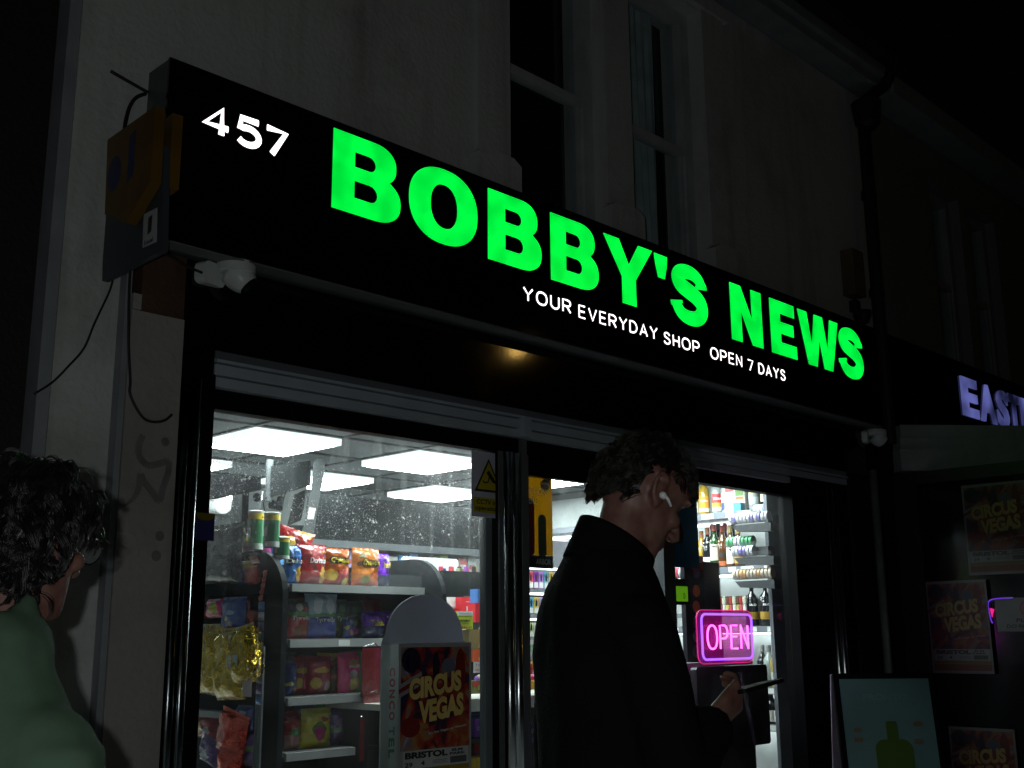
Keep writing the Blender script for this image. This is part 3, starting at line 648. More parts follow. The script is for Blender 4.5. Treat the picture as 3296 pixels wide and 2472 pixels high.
# small sticker on the left post
t = thing('sticker', 'small blue and yellow sticker on the left black post of the window', 'sticker', (2.03, -.056, 1.73))
b = B().poly([(0, 0), (.075, 0), (.075, .095), (0, .095)], (1.998, -.055, 1.727), X_, Z_, .001); b.build('backing', mat('sticker_blue', (.03, .03, .14), .5), t)
b = B().poly([(0, .088), (0, .095), (.075, .095), (.075, .088)] + arc(.0375, .088, .036, .02, 0, -180, 10), (1.998, -.056, 1.727), X_, Z_, .0005); b.build('yellow_top', mat('sticker_yellow', (.16, .12, .01), .5), t)

# sandwich board
A0 = atD(2701, 2198, 6.2); A1 = atD(2988, 2197, 6.2); dx = (A1 - A0); dx.z = 0; wA = dx.length; dx.normalize(); nb_ = Vector((-dx.y, dx.x, 0))
if nb_.y < 0: nb_ = -nb_
ab = thing('sandwich_board', 'black framed pavement board with a pale teal advert of a green vape', 'sign board', (A0.x + dx.x * wA / 2, A0.y + dx.y * wA / 2, 0))
H_ = A0.z
up = Vector((0, 0, 1)) * math.cos(R(9)) + nb_ * math.sin(R(9)); bs = A0 + Vector((0, 0, .02)) - up * (H_ / math.cos(R(9)) - .0)
def AB(b_, pts, off, th): b_.poly(pts, bs - nb_ * 0 + up.cross(dx) * 0 + (dx.cross(up)) * off, dx, up, th)
HH = H_ / math.cos(R(9))
b = B(); AB(b, [(-.03, 0), (wA + .03, 0), (wA + .03, HH + .03), (-.03, HH + .03)], 0, .03); b.build('frame', blackf, ab)
b = B(); bk = bs + nb_ * (2 * math.sin(R(9)) * HH + .05); up2 = Vector((0, 0, 1)) * math.cos(R(9)) - nb_ * math.sin(R(9))
b.poly([(-.03, 0), (wA + .03, 0), (wA + .03, HH + .02), (-.03, HH + .02)], bk, dx, up2, .02); b.build('back_leg', mat('grey_back', (.2, .18, .22), .5), ab)
b = B(); AB(b, [(0, .05), (wA, .05), (wA, HH), (0, HH)], .002, .001); b.build('poster', mat('pale_teal_print', (.11, .19, .20), .4, var=.15, vscale=3), ab)  # board inks lowered, standing in for weaker flash at this distance
b = B(); AB(b, rrect(.20, .5, .05, cx=wA * .52, cy=HH - .57), .004, .001); AB(b, rrect(.06, .1, .01, cx=wA * .52, cy=HH - .275), .0045, .001); b.build('vape_picture', mat('olive_print', (.06, .10, .015), .4), ab)
for cx_, cy_, s_ in ((.07, .27, .04), (.07, .32, .05), (wA - .09, .24, .05), (wA - .1, .33, .04)):
    b = B(); AB(b, rrect(s_, .025, .01, cx=cx_, cy=HH - cy_), .004, .001); b.build('fruit_print', mat('rust_print', (.16, .10, .06), .4), ab)
b = B(); text(b, 'PRONTO', bs + up * (HH - .115) + dx * (wA * .24) + dx.cross(up) * .003, dx, up, wA * .5, .035, bold=.03, th=.0006); b.build('lettering', mat('faint_print', (.15, .22, .23), .5), ab)

# notice card and second neon on the right-hand shop
t = thing('notice_card', 'white no smoking notice card on the right-hand shop glass', 'notice', (7.055, -.9, 1.4))
q0 = atX(3200, 1926, 7.05); q1 = atX(3212, 2033, 7.05)
h_ = q0.z - q1.z
b = B().poly([(0, 0), (.38, 0), (.38, h_), (0, h_)], (7.052, q0.y, q1.z), MX_, Z_, .003); b.build('card', mat('card_white', (.16, .17, .18), .5), t)  # card's white lowered to grey in place of the flash falloff
b = B().poly(arc(.19, h_ * .68, .045, .045, 0, 360, 24)[:-1], (7.0515, q0.y, q1.z), MX_, Z_, .0006); b.build('ring', mat('ring_red', (.28, .06, .06), .5), t)
b = B().poly(arc(.19, h_ * .68, .036, .036, 0, 360, 24)[:-1], (7.051, q0.y, q1.z), MX_, Z_, .0006); b.build('disc', mat('card_white', (.16, .17, .18), .5), t)
b = B().poly([(.182, h_ * .6), (.198, h_ * .6), (.2, h_ * .8), (.18, h_ * .8)], (7.0505, q0.y, q1.z), MX_, Z_, .0005)
text(b, 'PLEASE', (7.0515, q0.y - .12, q1.z + .055), MX_, Z_, .15, .022, bold=.02, th=.001); text(b, 'DO NOT LEAN', (7.0515, q0.y - .06, q1.z + .02), MX_, Z_, .26, .022, bold=.02, th=.001); b.build('lettering', MATS['print_black'], t)
vio = emis('violet_tube', (.22, .06, .95), .55); mag = emis('magenta_tube', (.95, .02, .28), .8)
t = thing('neon_sign', 'violet outlined neon sign half hidden behind the notice card', 'neon sign', (7.04, -.8, 1.4))
pts = [tuple(atX(px, py, 7.054)) for px, py in ((3260, 1924), (3210, 1927), (3187, 1932), (3180, 1945), (3184, 1970), (3190, 1996), (3195, 2006))]
B().tube(smooth_pts(pts, 4), .004, 6).build('outline', vio, t, smooth=True)
pts = [tuple(atX(px, py, 7.054)) for px, py in ((3189, 1958), (3194, 1984), (3197, 1960))]
B().tube(pts, .007, 6).build('letter_tube', mag, t)
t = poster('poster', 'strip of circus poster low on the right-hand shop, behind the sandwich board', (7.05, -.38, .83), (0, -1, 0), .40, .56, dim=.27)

# street lamp across the road: its light shows as a warm glint on the panel under the sign
_p = atY(1664, 1134, -.19); _d = _p - CAM; _d.y *= -1; L0 = _p + _d * 4.6 + Vector((0, 0, .25))
t = thing('street_lamp', 'warm lit street lamp across the road', 'street lamp', (L0.x, L0.y - 1.2, 0))
B().tube([(L0.x, L0.y - 1.2, 0), (L0.x, L0.y - 1.2, 7.6), (L0.x, L0.y - .9, 8.2), (L0.x, L0.y, 8.32)], [.09, .06, .05, .04], 10).build('pole', mat('galvanised', (.3, .3, .3), .5), t)
B().lathe([(.05, .12), (.16, .08), (.2, 0)], tuple(L0), 16).build('lamp_head', mat('galvanised', (.3, .3, .3), .5), t)
B().lathe([(.02, -.07), (.08, -.05), (.10, -.003)], tuple(L0), 16).build('lamp_bowl', emis('sodium_light', (1.0, .62, .16), 90), t)
sl = bpy.data.lights.new('street_lamp_bulb', 'POINT'); sl.energy = 14; sl.color = (1.0, .60, .15); sl.shadow_soft_size = .07
so = bpy.data.objects.new('street_lamp_bulb', sl); COL.objects.link(so); so.parent = t; so.location = (L0.x - t.location.x, L0.y - t.location.y, L0.z - .25)

# ================================================================== INSIDE THE SHOP
ceil_m = mat('ceiling_tile', (.23, .25, .26), .9, var=.06); grid_m = mat('ceiling_grid', (.06, .06, .065), .5)
b = B().box(1.96, 7.1, .07, 5.5, 2.56, 2.64); cg = b.build('ceiling', ceil_m); tag(cg, kind='structure')
b = B()
for i in range(-2, 7): b.box(3.388 + .6 * i, 3.412 + .6 * i, .08, 5.48, 2.548, 2.559)
for j in range(-2, 7): b.box(1.97, 7.09, 1.778 + .6 * j, 1.802 + .6 * j, 2.5475, 2.5585)
b.build('grid_bars', grid_m, cg)
wi = mat('shop_wall', (.12, .13, .135), .85, var=.1, bump=.1)
tag(B().box(1.96, 7.1, 5.5, 5.6, 0, 2.64).build('back_wall', wi), kind='structure')
tag(B().box(7.02, 7.048, .07, 5.5, 0, 2.559).build('right_wall', mat('shop_side_wall', (.30, .31, .32), .85)), kind='structure')
tag(B().box(1.94, 1.96, .07, 5.6, 0, 2.64).build('left_wall', wi), kind='structure')
tag(B().box(1.96, 7.02, .07, 5.5, .001, .02).build('floor', mat('shop_floor', (.52, .51, .49), .4)), kind='structure')
tag(B().box(1.965, 7.01, .065, .075, 2.28, 2.64).build('beam', mat('beam_dark', (.06, .06, .065), .6)), kind='structure')
led = emis('led_panel', (.90, 1.0, .99), 35)
for j, y in enumerate((.59, 1.79, 2.99, 4.19)):  # the window row is out of view, added to light the packet fronts
    for i, x in enumerate((3.4, 4.6, 5.8)):
        nm = ('window row', 'front row', 'middle row', 'back row')[j] + ', ' + ('left', 'middle', 'right')[i]
        t = thing('ceiling_light', 'square white ceiling light panel, ' + nm, 'ceiling light', (x + .3, y + .31, 2.51), 'square ceiling lights')
        B().box(x + .005, x + .595, y + .01, y + .60, 2.507, 2.546).build('frame', emis('light_rim', (.85, .95, .95), 1.6), t)
        B().box(x + .03, x + .57, y + .035, y + .575, 2.503, 2.5065).build('diffuser', led, t)
# things on the far side
t = thing('wall_unit', 'long dark canopy above the shelves on the back aisle', 'shelf unit', (5.6, 3.3, 0))
B().box(4.78, 6.7, 3.2, 3.6, 2.09, 2.42).build('canopy', mat('charcoal_panel', (.010, .0115, .0125), .6, var=.2, spec=.1), t)
B().box(4.78, 6.7, 3.17, 3.6, 2.035, 2.087).build('canopy_edge', mat('mid_grey', (.09, .10, .11), .5), t)
B().box(4.6, 6.7, 3.55, 3.6, 0, 2.03).build('back_panel', mat('unit_back', (.04, .045, .05), .6), t)
for z in (1.9, 1.6, 1.3): B().box(4.6, 6.7, 3.2, 3.549, z - .03, z).build('shelf', mat('shelf_grey', (.28, .29, .29), .5), t)
cols = [(.08, .30, .62), (.10, .33, .65), (.55, .42, .05), (.08, .28, .6), (.5, .45, .1), (.35, .30, .55), (.45, .12, .12), (.40, .42, .40), (.35, .05, .10), (.45, .45, .42)]
for i in range(18):
    x = 4.66 + i * .105; c = cols[i % 10]
    t = thing('packet', 'packet number %d from the left on the back aisle top shelf, %s' % (i + 1, ('sky blue', 'blue', 'ochre', 'blue striped', 'mustard', 'lilac', 'red', 'grey', 'crimson', 'cream')[i % 10]), 'packet', (x, 3.3, 1.9), 'packets on the back aisle shelf')
    B().box(x - .045, x + .045, 3.26, 3.32, 1.901, 2.0 + .015 * (i % 3)).build('carton', mat('carton%d' % (i % 10), c, .4), t)
    B().box(x - .03, x + .03, 3.257, 3.2595, 1.93, 1.965).build('label_patch', mat('patch%d' % (i % 3), ((.6, .5, .05), (.6, .6, .6), (.5, .1, .1))[i % 3], .4), t)
# hanging monitor, pole, wall duct, tall speaker
t = thing('wall_monitor', 'black angular screen high up at the left edge of the window', 'monitor', (3.7, 2.6, 2.3))
a = [atY(660, 1527, 2.5), atY(835, 1535, 2.5), atY(842, 1572, 2.5), atY(660, 1606, 2.5)]
b = B(); v = [tuple(p) for p in a]; b.hexa(v + [(p[0] + .05, p[1] + .1, p[2]) for p in v]); b.build('casing', mat('monitor_black', (.002, .002, .003), .5, spec=.05), t)
p = atY(665, 1622, 3.6); q = Vector((.30, -.12, 0)); 
t = thing('wall_duct', 'short white tube sticking out of the back wall, seen end on', 'duct', (p.x, p.y, p.z))
c0 = atY(668, 1628, 3.9); c1 = atY(720, 1626, 3.55)
B().tube([c0, c1], .062, 22).build('tube', mat('duct_white', (.6, .62, .62), .4), t)
c2 = c1 + (c1 - c0).normalized() * .004; B().tube([c1, c2], .055, 22).build('end_cap', mat('duct_cap', (.8, .8, .8), .3), t)
t = thing('camera_mount', 'metal pole and bracket hanging from the ceiling with loose cables', 'bracket', (4.2, 2.6, 2.2))
B().tube([atY(869, 1480, 2.3), atY(864, 1615, 2.3)], .022, 12).build('pole', mat('steel_pole', (.05, .055, .06), .4), t)
B().tube([atY(872, 1622, 2.3), atY(898, 1630, 2.3), atY(905, 1600, 2.3)], [.028, .032, .02], 10).build('bracket', blackf, t)
B().tube(smooth_pts([tuple(atY(*q, 2.28)) for q in ((905, 1595), (925, 1560), (915, 1600), (900, 1650), (885, 1690), (905, 1700), (930, 1688), (945, 1672))], 5), .0035, 6).build('cable', blackf, t)
B().tube(smooth_pts([tuple(atY(*q, 2.28)) for q in ((858, 1600), (848, 1620), (852, 1650), (846, 1700))], 5), .0035, 6).build('cable', blackf, t)
t = thing('notice_board', 'pale tilted notice board behind the hanging bracket', 'board', (4.4, 2.7, 2.2))
v = [atY(*q, 2.7) for q in ((828, 1600), (838, 1560), (985, 1520), (985, 1700))] ; v2 = [atY(*q, 2.7) for q in ((826, 1690), (852, 1568), (988, 1545), (985, 1690))]
b = B().hexa([tuple(p) for p in v2] + [(p.x + .01, p.y + .02, p.z) for p in v2]); b.build('board', mat('board_grey', (.09, .10, .10), .6), t)
t = thing('black_screen', 'small black screen leaning against the pale board', 'monitor', (4.3, 2.5, 2.2))
v2 = [atY(*q, 2.55) for q in ((925, 1690), (948, 1592), (985, 1575), (966, 1672))]
B().hexa([tuple(p) for p in v2] + [(p.x + .03, p.y + .03, p.z) for p in v2]).build('casing', MATS['monitor_black'], t)
t = thing('curved_banner', 'tall curved grey plastic panel with a white sticker, hanging behind the snacks', 'panel', (4.3, 2.2, 2.1))
dp = thing('hanging_screen', 'large dark grey screen back hanging from the ceiling beside the pole', 'monitor', (4.2, 2.3, 2.3))
v = [atY(*q, 2.25) for q in ((874, 1598), (874, 1500), (1000, 1482), (1000, 1560))]
B().hexa([tuple(p) for p in v] + [(p.x + .02, p.y + .03, p.z) for p in v]).build('casing', mat('screen_grey', (.010, .011, .012), .6, spec=.1), dp)
edge = smooth_pts([(970, 1720), (985, 1660), (1000, 1580), (1006, 1520), (1012, 1484), (1030, 1474), (1044, 1484), (1045, 1500)], 4)
in_ = [(1008, 1720), (1018, 1660), (1028, 1600), (1038, 1550), (1045, 1500)]
v = [atY(*q, 2.1) for q in edge + in_[::-1][1:]]
n = len(v); b = B().add([tuple(p) for p in v] + [(p.x + .05, p.y + .07, p.z) for p in v], [tuple(range(n)), tuple(range(2 * n - 1, n - 1, -1))] + [(i, i + n, (i + 1) % n + n, (i + 1) % n) for i in range(n)])
b.build('panel', mat('banner_grey', (.05, .055, .058), .4, var=.2), t)
v = [atY(*q, 2.095) for q in ((990, 1670), (1010, 1672), (1017, 1636), (997, 1633))]
B().hexa([tuple(p) for p in v] + [(p.x, p.y + .004, p.z) for p in v]).build('sticker', mat('paper_white', (.7, .7, .7), .5), t)
p = atY(808, 1640, 3.0)
t = thing('cabinet', 'slim black and white cabinet with a round dark hole, on the back wall', 'cabinet', (p.x, p.y, p.z))
B().box(p.x - .09, p.x - .04, 2.97, 3.1, p.z - .2, p.z + .14).build('side', blackf, t); B().box(p.x - .038, p.x + .06, 2.97, 3.1, p.z - .2, p.z + .14).build('front', mat('cab_grey', (.22, .23, .24), .4), t)
B().lathe([(.03, 0), (.03, .004)], (p.x + .02, 2.963, p.z + .08), 20, 'y').build('hole', blackf, t)

# ------------------------------------------------------------------ packets
def art(name, base, bands=(), spots=(), metal=.0, rough=.28, crum=0):
    if name in MATS: return MATS[name]
    m, N, L, P = nt(name); tc = N.new('ShaderNodeTexCoord'); sx = N.new('ShaderNodeSeparateXYZ'); L.new(tc.outputs['Object'], sx.inputs[0])
    cur = None
    def mth(op, a, c=None):
        q = N.new('ShaderNodeMath'); q.operation = op
        for i, v in enumerate((a, c)):
            if v is None: continue
            if isinstance(v, (int, float)): q.inputs[i].default_value = v
            else: L.new(v, q.inputs[i])
        return q.outputs[0]
    nz = N.new('ShaderNodeTexNoise'); nz.inputs['Scale'].default_value = 22; nz.inputs['Detail'].default_value = 3; L.new(tc.outputs['Object'], nz.inputs['Vector'])
    wob = mth('MULTIPLY', mth('SUBTRACT', nz.outputs[0], .5), .03)
    x, z = mth('ADD', sx.outputs[0], wob), mth('ADD', sx.outputs[2], wob)
    col = N.new('ShaderNodeRGB'); col.outputs[0].default_value = (*base, 1); cur = col.outputs[0]
    def put(mask, c):
        nonlocal cur
        mx = N.new('ShaderNodeMix'); mx.data_type = 'RGBA'; L.new(mask, mx.inputs[0]); L.new(cur, mx.inputs[6]); mx.inputs[7].default_value = (*c, 1); cur = mx.outputs[2]
    for z0, z1, c in bands: put(mth('MULTIPLY', mth('GREATER_THAN', z, z0), mth('LESS_THAN', z, z1)), c)
    for cx, cz, rx, rz, c in spots:
        a = mth('POWER', mth('DIVIDE', mth('ABSOLUTE', mth('SUBTRACT', x, cx)), rx), 2.0); d = mth('POWER', mth('DIVIDE', mth('ABSOLUTE', mth('SUBTRACT', z, cz)), rz), 2.0)
        put(mth('LESS_THAN', mth('ADD', a, d), 1.0), c)
    L.new(cur, P.inputs['Base Color']); P.inputs['Roughness'].default_value = rough; P.inputs['Metallic'].default_value = metal; P.inputs['Coat Weight'].default_value = .9; P.inputs['Coat Roughness'].default_value = .10
    n2 = N.new('ShaderNodeTexNoise'); n2.inputs['Scale'].default_value = 26 if not crum else 11; n2.inputs['Detail'].default_value = 4; n2.inputs['Distortion'].default_value = 1.5; L.new(tc.outputs['Object'], n2.inputs['Vector'])
    bp = N.new('ShaderNodeBump'); bp.inputs['Strength'].default_value = .55 if not crum else 1.0; bp.inputs['Distance'].default_value = .012 if not crum else .06; L.new(n2.outputs[0], bp.inputs['Height']); L.new(bp.outputs[0], P.inputs['Normal'])
    MATS[name] = m; return m
BAGM = {}
def bag(label, loc, w_, h_, m, words=(), rz=0, lean=0.0, group=None, th=.078, roll=0, cat='crisp packet', flop=0):
    sd = rnd.random() * 50
    def bul(u, v):
        e = max(0, 1 - abs(2 * u - 1) ** 2.6) ** .6 * max(0, 1 - abs(2 * v - 1) ** 5) ** .8
        wr = .16 * noise.noise(Vector((u * 4, v * 4, sd))) + .12 * noise.noise(Vector((u * 10, v * 9, sd)))
        return th / 2 * e * (1 + 2.2 * wr)
    def pos(u, v, s):
        x = (u - .5) * w_ * (1 - .07 * math.sin(math.pi * v) ** .6) + .002 * math.sin(v * 40 + sd); z = v * h_
        e = bul(u, v)
        if v > .94 or v < .05: e = .0012 + .002 * math.sin(u * 60 + sd)
        y = -e * s
        if flop: # the top half falls forward / sideways
            t_ = max(0, v - .45); x += flop * t_ * t_ * h_ * 2.2; z -= abs(flop) * t_ * t_ * h_ * 1.4
        return (x, y, z)
    b = B(); nu, nv = 14, 18
    b.grid(lambda u, v: pos(u, v, 1), nu, nv).grid(lambda u, v: pos(1 - u, v, 1) if False else (pos(u, v, -1)), nu, nv)
    if cat == 'crisp packet': nm_ = 'crisp_packet'
    else: nm_ = cat.replace(' ', '_')
    o = b.build(nm_, m, smooth=True, local=True); o.location = loc; o.rotation_euler = (R(-lean), R(roll), R(rz)); tag(o, label, cat, group)
    for (txt, cx, cz, tw, hh, tm, bo) in words:
        q = B(); text(q, txt, (cx - tw / 2, 0, cz), X_, Z_, tw, hh, bold=bo, th=0)
        q.v = [Vector((p.x, -bul(min(1, max(0, p.x / w_ + .5)), min(1, max(0, p.z / h_))) - .0022 - .0008 * (tm is not blk), p.z)) for p in q.v]
        q.build('lettering', tm, o, local=True, fixn=False)
    return o
wht = mat('letter_white', (.85, .85, .85), .4); yl = mat('letter_yellow', (.60, .46, .02), .4); blk = mat('letter_black', (.01, .01, .01), .4)
A = dict(
 dblue=art('packet_blue', (.025, .12, .40), [], [(.03, .05, .03, .035, (.6, .35, .05)), (-.02, .11, .02, .02, (.01, .02, .1))]),
 dred=art('packet_red', (.32, .005, .008), [], [(.055, .05, .028, .04, (.5, .27, .05)), (.0, .075, .012, .02, (.12, .01, .01))]),
 chred=art('packet_orange_red', (.40, .08, .01), [(0, .075, (.32, .02, .02))], [(-.05, .05, .03, .03, (.55, .35, .03)), (.04, .02, .02, .02, (.6, .45, .05)), (0, .125, .07, .022, (.16, .06, .01))]),
 chor=art('packet_orange', (.46, .13, .008), [(0, .03, (.55, .08, .01))], [(-.03, .03, .03, .025, (.25, .22, .04)), (.04, .05, .03, .02, (.65, .12, .02)), (0, .115, .075, .022, (.14, .05, .01)), (-.045, .155, .02, .014, (.12, .10, .02))]),
 purple=art('packet_purple', (.15, .02, .48), [(0, .06, (.02, .02, .10))], [(.06, .11, .03, .02, (.25, .05, .5))]),
 tred=art('packet_maroon', (.45, .025, .025), [(.105, .13, (.10, .30, .08)), (.13, .3, (.06, .07, .07))], [(-.01, .15, .02, .02, (.5, .45, .4)), (.03, .145, .02, .01, (.5, .06, .05)), (0, .035, .04, .03, (.20, .06, .03))]),
 tblue=art('packet_blue_white', (.045, .07, .34), [(.115, .3, (.32, .48, .60)), (.105, .122, (.12, .32, .12))], [(-.035, .165, .024, .045, (.65, .70, .75)), (.035, .165, .024, .045, (.65, .70, .75))]),
 tgreen=art('packet_olive', (.06, .08, .03), [(.10, .12, (.08, .25, .08)), (.12, .3, (.08, .12, .11))], [(.01, .15, .03, .02, (.10, .2, .10))]),
 maroon=art('packet_wine', (.34, .015, .04), [], [(-.035, .055, .026, .03, (.55, .33, .03)), (.035, .04, .02, .02, (.45, .38, .36)), (0, .115, .045, .014, (.55, .35, .05))]),
 pink=art('packet_pink', (.75, .03, .20), [], [(.01, .045, .035, .03, (.55, .42, .05)), (.01, .145, .035, .02, (.55, .25, .06)), (0, .09, .028, .02, (.55, .5, .5))]),
 green=art('packet_green', (.01, .30, .04), [], [(0, .12, .04, .03, (.6, .42, .04)), (0, .08, .035, .024, (.5, .48, .42)), (.02, .02, .03, .02, (.45, .4, .05))]),
 yellow=art('packet_yellow', (.62, .55, .02), [(.125, .30, (.5, .45, .05))], [(0, .085, .04, .035, (.05, .16, .03)), (0, .065, .03, .035, (.50, .02, .16)), (.03, .135, .02, .012, (.35, .04, .02))]),
 dpur=art('packet_dark_purple', (.09, .03, .15), [(.06, .085, (.10, .18, .06))], [(0, .04, .025, .02, (.25, .03, .18)), (0, .11, .03, .02, (.25, .10, .25))]),
 yel2=art('packet_gold_yellow', (.65, .42, .01), [], [(.03, .09, .045, .03, (.20, .28, .25)), (0, .15, .04, .018, (.6, .6, .55))]),
 rw=art('packet_red_white', (.45, .03, .03), [(0, .07, (.5, .25, .22))], [(0, .08, .03, .02, (.05, .22, .05))]),
 gold=art('foil_gold', (.50, .34, .03), metal=.95, rough=.16, crum=1), blackfoil=art('foil_black', (.10, .09, .09), metal=.95, rough=.16, crum=1), redfoil=art('foil_red', (.62, .05, .02), metal=.7, rough=.22, crum=1),
 pfoil=art('foil_purple', (.12, .05, .2), [], [(.0, .04, .03, .02, (.5, .5, .5))], metal=.3),
 kporange=art('packet_kp_orange', (.62, .28, .02), [(0, .05, (.02, .22, .10))]), kpblue=art('packet_kp_blue', (.10, .17, .50), [(.07, .3, (.6, .42, .05))], [(0, .03, .012, .02, (.6, .4, .05))]),
 kpred=art('packet_kp_red', (.50, .10, .08)), navy=art('packet_navy', (.04, .07, .28), [], [(-.02, .05, .012, .01, (.55, .5, .05)), (.02, .08, .02, .012, (.3, .4, .6)), (.01, .03, .015, .012, (.45, .2, .15))]),
 cream=art('packet_cream', (.5, .48, .42)))

def shelfunit(): pass
gon = thing('snack_gondola', 'grey shelf unit full of crisps behind the left window', 'shelf unit', (3.6, 1.4, 0))
sh_m = mat('shelf_grey', (.28, .29, .29), .5); endm = mat('end_panel_grey', (.016, .018, .02), .6, spec=.1, var=.15)
b = B().box(3.10, 4.06, 1.62, 1.66, .05, 1.78); b.build('back_panel', mat('gondola_back', (.006, .006, .008), .7, spec=.08), gon)
for x in (3.065, 4.065):
    pr = [(-1.7, 0), (-.97, 0)] + [(-(.96 + .24 * (1 - math.cos(R(a_)))), 1.58 + .23 * math.sin(R(a_))) for a_ in range(0, 91, 10)] + [(-1.7, 1.81)]
    b = B().poly([(p[0], p[1]) for p in pr], (x - .012, 0, 0), MX_, Z_, .03)
    b.build('end_panel', endm, gon)
SHZ = (1.655, 1.39, 1.12, .868, .60, .3)
for i, z in enumerate(SHZ):
    B().box(3.095, 4.045, 1.12, 1.615, z - .022, z).build('shelf', mat('shelf_dark_top', (.22, .225, .23), .6, spec=.15), gon)
    f_ = B().box(3.095 + .1, 4.045, 1.095, 1.118, z - .040, z - .003).build('shelf_front', sh_m, gon)
    if i in (1,):
        for x in (3.48, 3.86): B().box(x, x + .07, 1.092, 1.0945, z - .036, z - .006).build('price_label', mat('paper_white', (.7, .7, .7), .5), f_)
m, N, L, P = nt('clear_acrylic'); N.remove(P); t_ = N.new('ShaderNodeBsdfTransparent'); g_ = N.new('ShaderNodeBsdfPrincipled'); g_.inputs['Base Color'].default_value = (.6, .6, .6, 1); g_.inputs['Roughness'].default_value = .15
x_ = N.new('ShaderNodeMixShader'); x_.inputs[0].default_value = .05; L.new(t_.outputs[0], x_.inputs[1]); L.new(g_.outputs[0], x_.inputs[2]); L.new(x_.outputs[0], N['Material Output'].inputs[0]); MATS['clear_acrylic'] = m
B().box(3.26, 4.03, 1.105, 1.109, 1.650, 1.715).build('clear_riser', m, gon)
GY = 1.21
def gx(px, py, z=None, y=GY): return atY(px, py, y).x
def put(px0, px1, top, bot, m, label, words=(), z=None, y=GY, **k):
    a = atY(px0, bot, y); c = atY(px1, bot, y); tp = atY((px0 + px1) / 2, top, y); w_ = (c.x - a.x); zz = z if z is not None else a.z
    return bag(label, ((a.x + c.x) / 2, y, zz + .001), w_, tp.z - zz, m, words, **k)
g1 = 'packets on the crisp shelves'
put(915, 962, 1755, 1876, A['dblue'], 'blue tortilla crisp packet at the left end of the top snack shelf', [('Doritos', .0, .10, .085, .022, wht, .03)], z=1.656, group=g1)
put(950, 1046, 1752, 1876, A['dred'], 'red tortilla crisp packet standing third from left on the top snack shelf', [('Doritos', .02, .105, .105, .028, wht, .03), ('£1.25', .065, .158, .028, .010, yl, .03)], z=1.656, group=g1)
put(1043, 1122, 1765, 1876, A['chred'], 'orange red puff crisp packet with bulging yellow lettering', [('Cheetos', .0, .11, .125, .036, blk, .09), ('Cheetos', .0, .114, .115, .028, yl, .03)], z=1.656, group=g1)
put(1125, 1222, 1765, 1878, A['chor'], 'bright orange puff crisp packet near the right end of the top snack shelf', [('Cheetos', .01, .102, .135, .040, blk, .09), ('Cheetos', .01, .107, .125, .031, yl, .03)], z=1.656, rz=6, group=g1)
put(1140, 1175, 1775, 1878, A['chor'], 'orange puff crisp packet squeezed behind the bright orange one', z=1.656, y=1.28, group=g1)
put(1195, 1250, 1783, 1880, A['purple'], 'purple rolled tortilla packet at the right end of the top snack shelf', [('Takis', .02, .10, .06, .035, yl, .03)], z=1.656, y=1.26, group=g1)
bag('red crisp packet flopped on top of the upright red packet', (3.42, 1.27, 1.845), .15, .2, A['dred'], rz=0, roll=-68, lean=35, group=g1, th=.06)
bag('blue crisp packet lying flat above the left end of the snack shelf', (3.36, 1.30, 1.845), .12, .22, A['dblue'], rz=5, roll=-88, lean=20, group=g1, th=.05)
put(918, 990, 1930, 2052, A['tred'], 'maroon crisp packet with green band at the left of the second shelf', [('Tyrrells', .0, .085, .10, .024, wht, .02)], z=1.391, group=g1)
put(975, 1082, 1912, 2052, A['tblue'], 'blue crisp packet with white penguin-like shapes on the second shelf', [('Tyrrells', .0, .075, .12, .028, wht, .02)], z=1.391, group=g1)
put(1055, 1112, 1930, 2052, A['tgreen'], 'olive crisp packet behind the blue one on the second shelf', [('Tyrrells', .02, .085, .09, .024, wht, .02)], z=1.391, y=1.27, group=g1)
put(1103, 1138, 1995, 2052, A['navy'], 'little blue sachet lying on the second snack shelf', z=1.391, group=g1, th=.03)
put(1165, 1235, 1970, 2052, A['purple'], 'purple rolled tortilla packet on the right of the second shelf', [('Takis', .0, .06, .08, .032, yl, .03)], z=1.391, rz=-5, group=g1)
put(1232, 1280, 1968, 2052, A['purple'], 'purple rolled tortilla packet half behind the white rounded stand', [('Takis', -.01, .08, .07, .03, yl, .03)], z=1.391, y=1.24, group=g1)
put(915, 948, 2130, 2230, A['navy'], 'dark blue packet at the left end of the third snack shelf', z=1.121, group=g1)
put(938, 990, 2115, 2232, A['maroon'], 'wine red packet with yellow crisps second on the third shelf', z=1.121, group=g1, y=1.25)
put(983, 1062, 2112, 2230, A['maroon'], 'shiny wine red packet with yellow crisps in the middle of the third shelf', z=1.121, group=g1)
put(1050, 1085, 2125, 2230, A['chor'], 'orange packet tucked behind the shiny wine red one', z=1.121, y=1.30, group=g1)
put(1082, 1160, 2100, 2228, A['pink'], 'bright pink crisp packet with a red ribbon on the third shelf', [('WALKERS', .01, .122, .075, .014, wht, .04)], z=1.121, rz=8, group=g1, roll=-3)
put(1142, 1205, 2100, 2226, A['green'], 'green crisp packet at the right of the third shelf', [('WALKERS', .0, .10, .07, .014, wht, .04)], z=1.121, rz=6, group=g1)
put(912, 962, 2320, 2410, A['rw'], 'red and white packet at the left end of the fourth shelf', z=.869, group=g1)
put(925, 975, 2285, 2410, A['maroon'], 'dark red packet leaning behind the red and white one', z=.869, y=1.30, group=g1, roll=-12)
put(963, 1062, 2280, 2408, A['yellow'], 'lime yellow packet with a magenta badge on the fourth shelf', z=.869, group=g1)
put(1050, 1115, 2285, 2408, A['dpur'], 'dark purple packet beside the lime yellow one', z=.869, group=g1, y=1.24)
put(1108, 1205, 2265, 2402, A['yel2'], 'golden yellow packet with white flash at the right of the fourth shelf', z=.869, group=g1, rz=5)

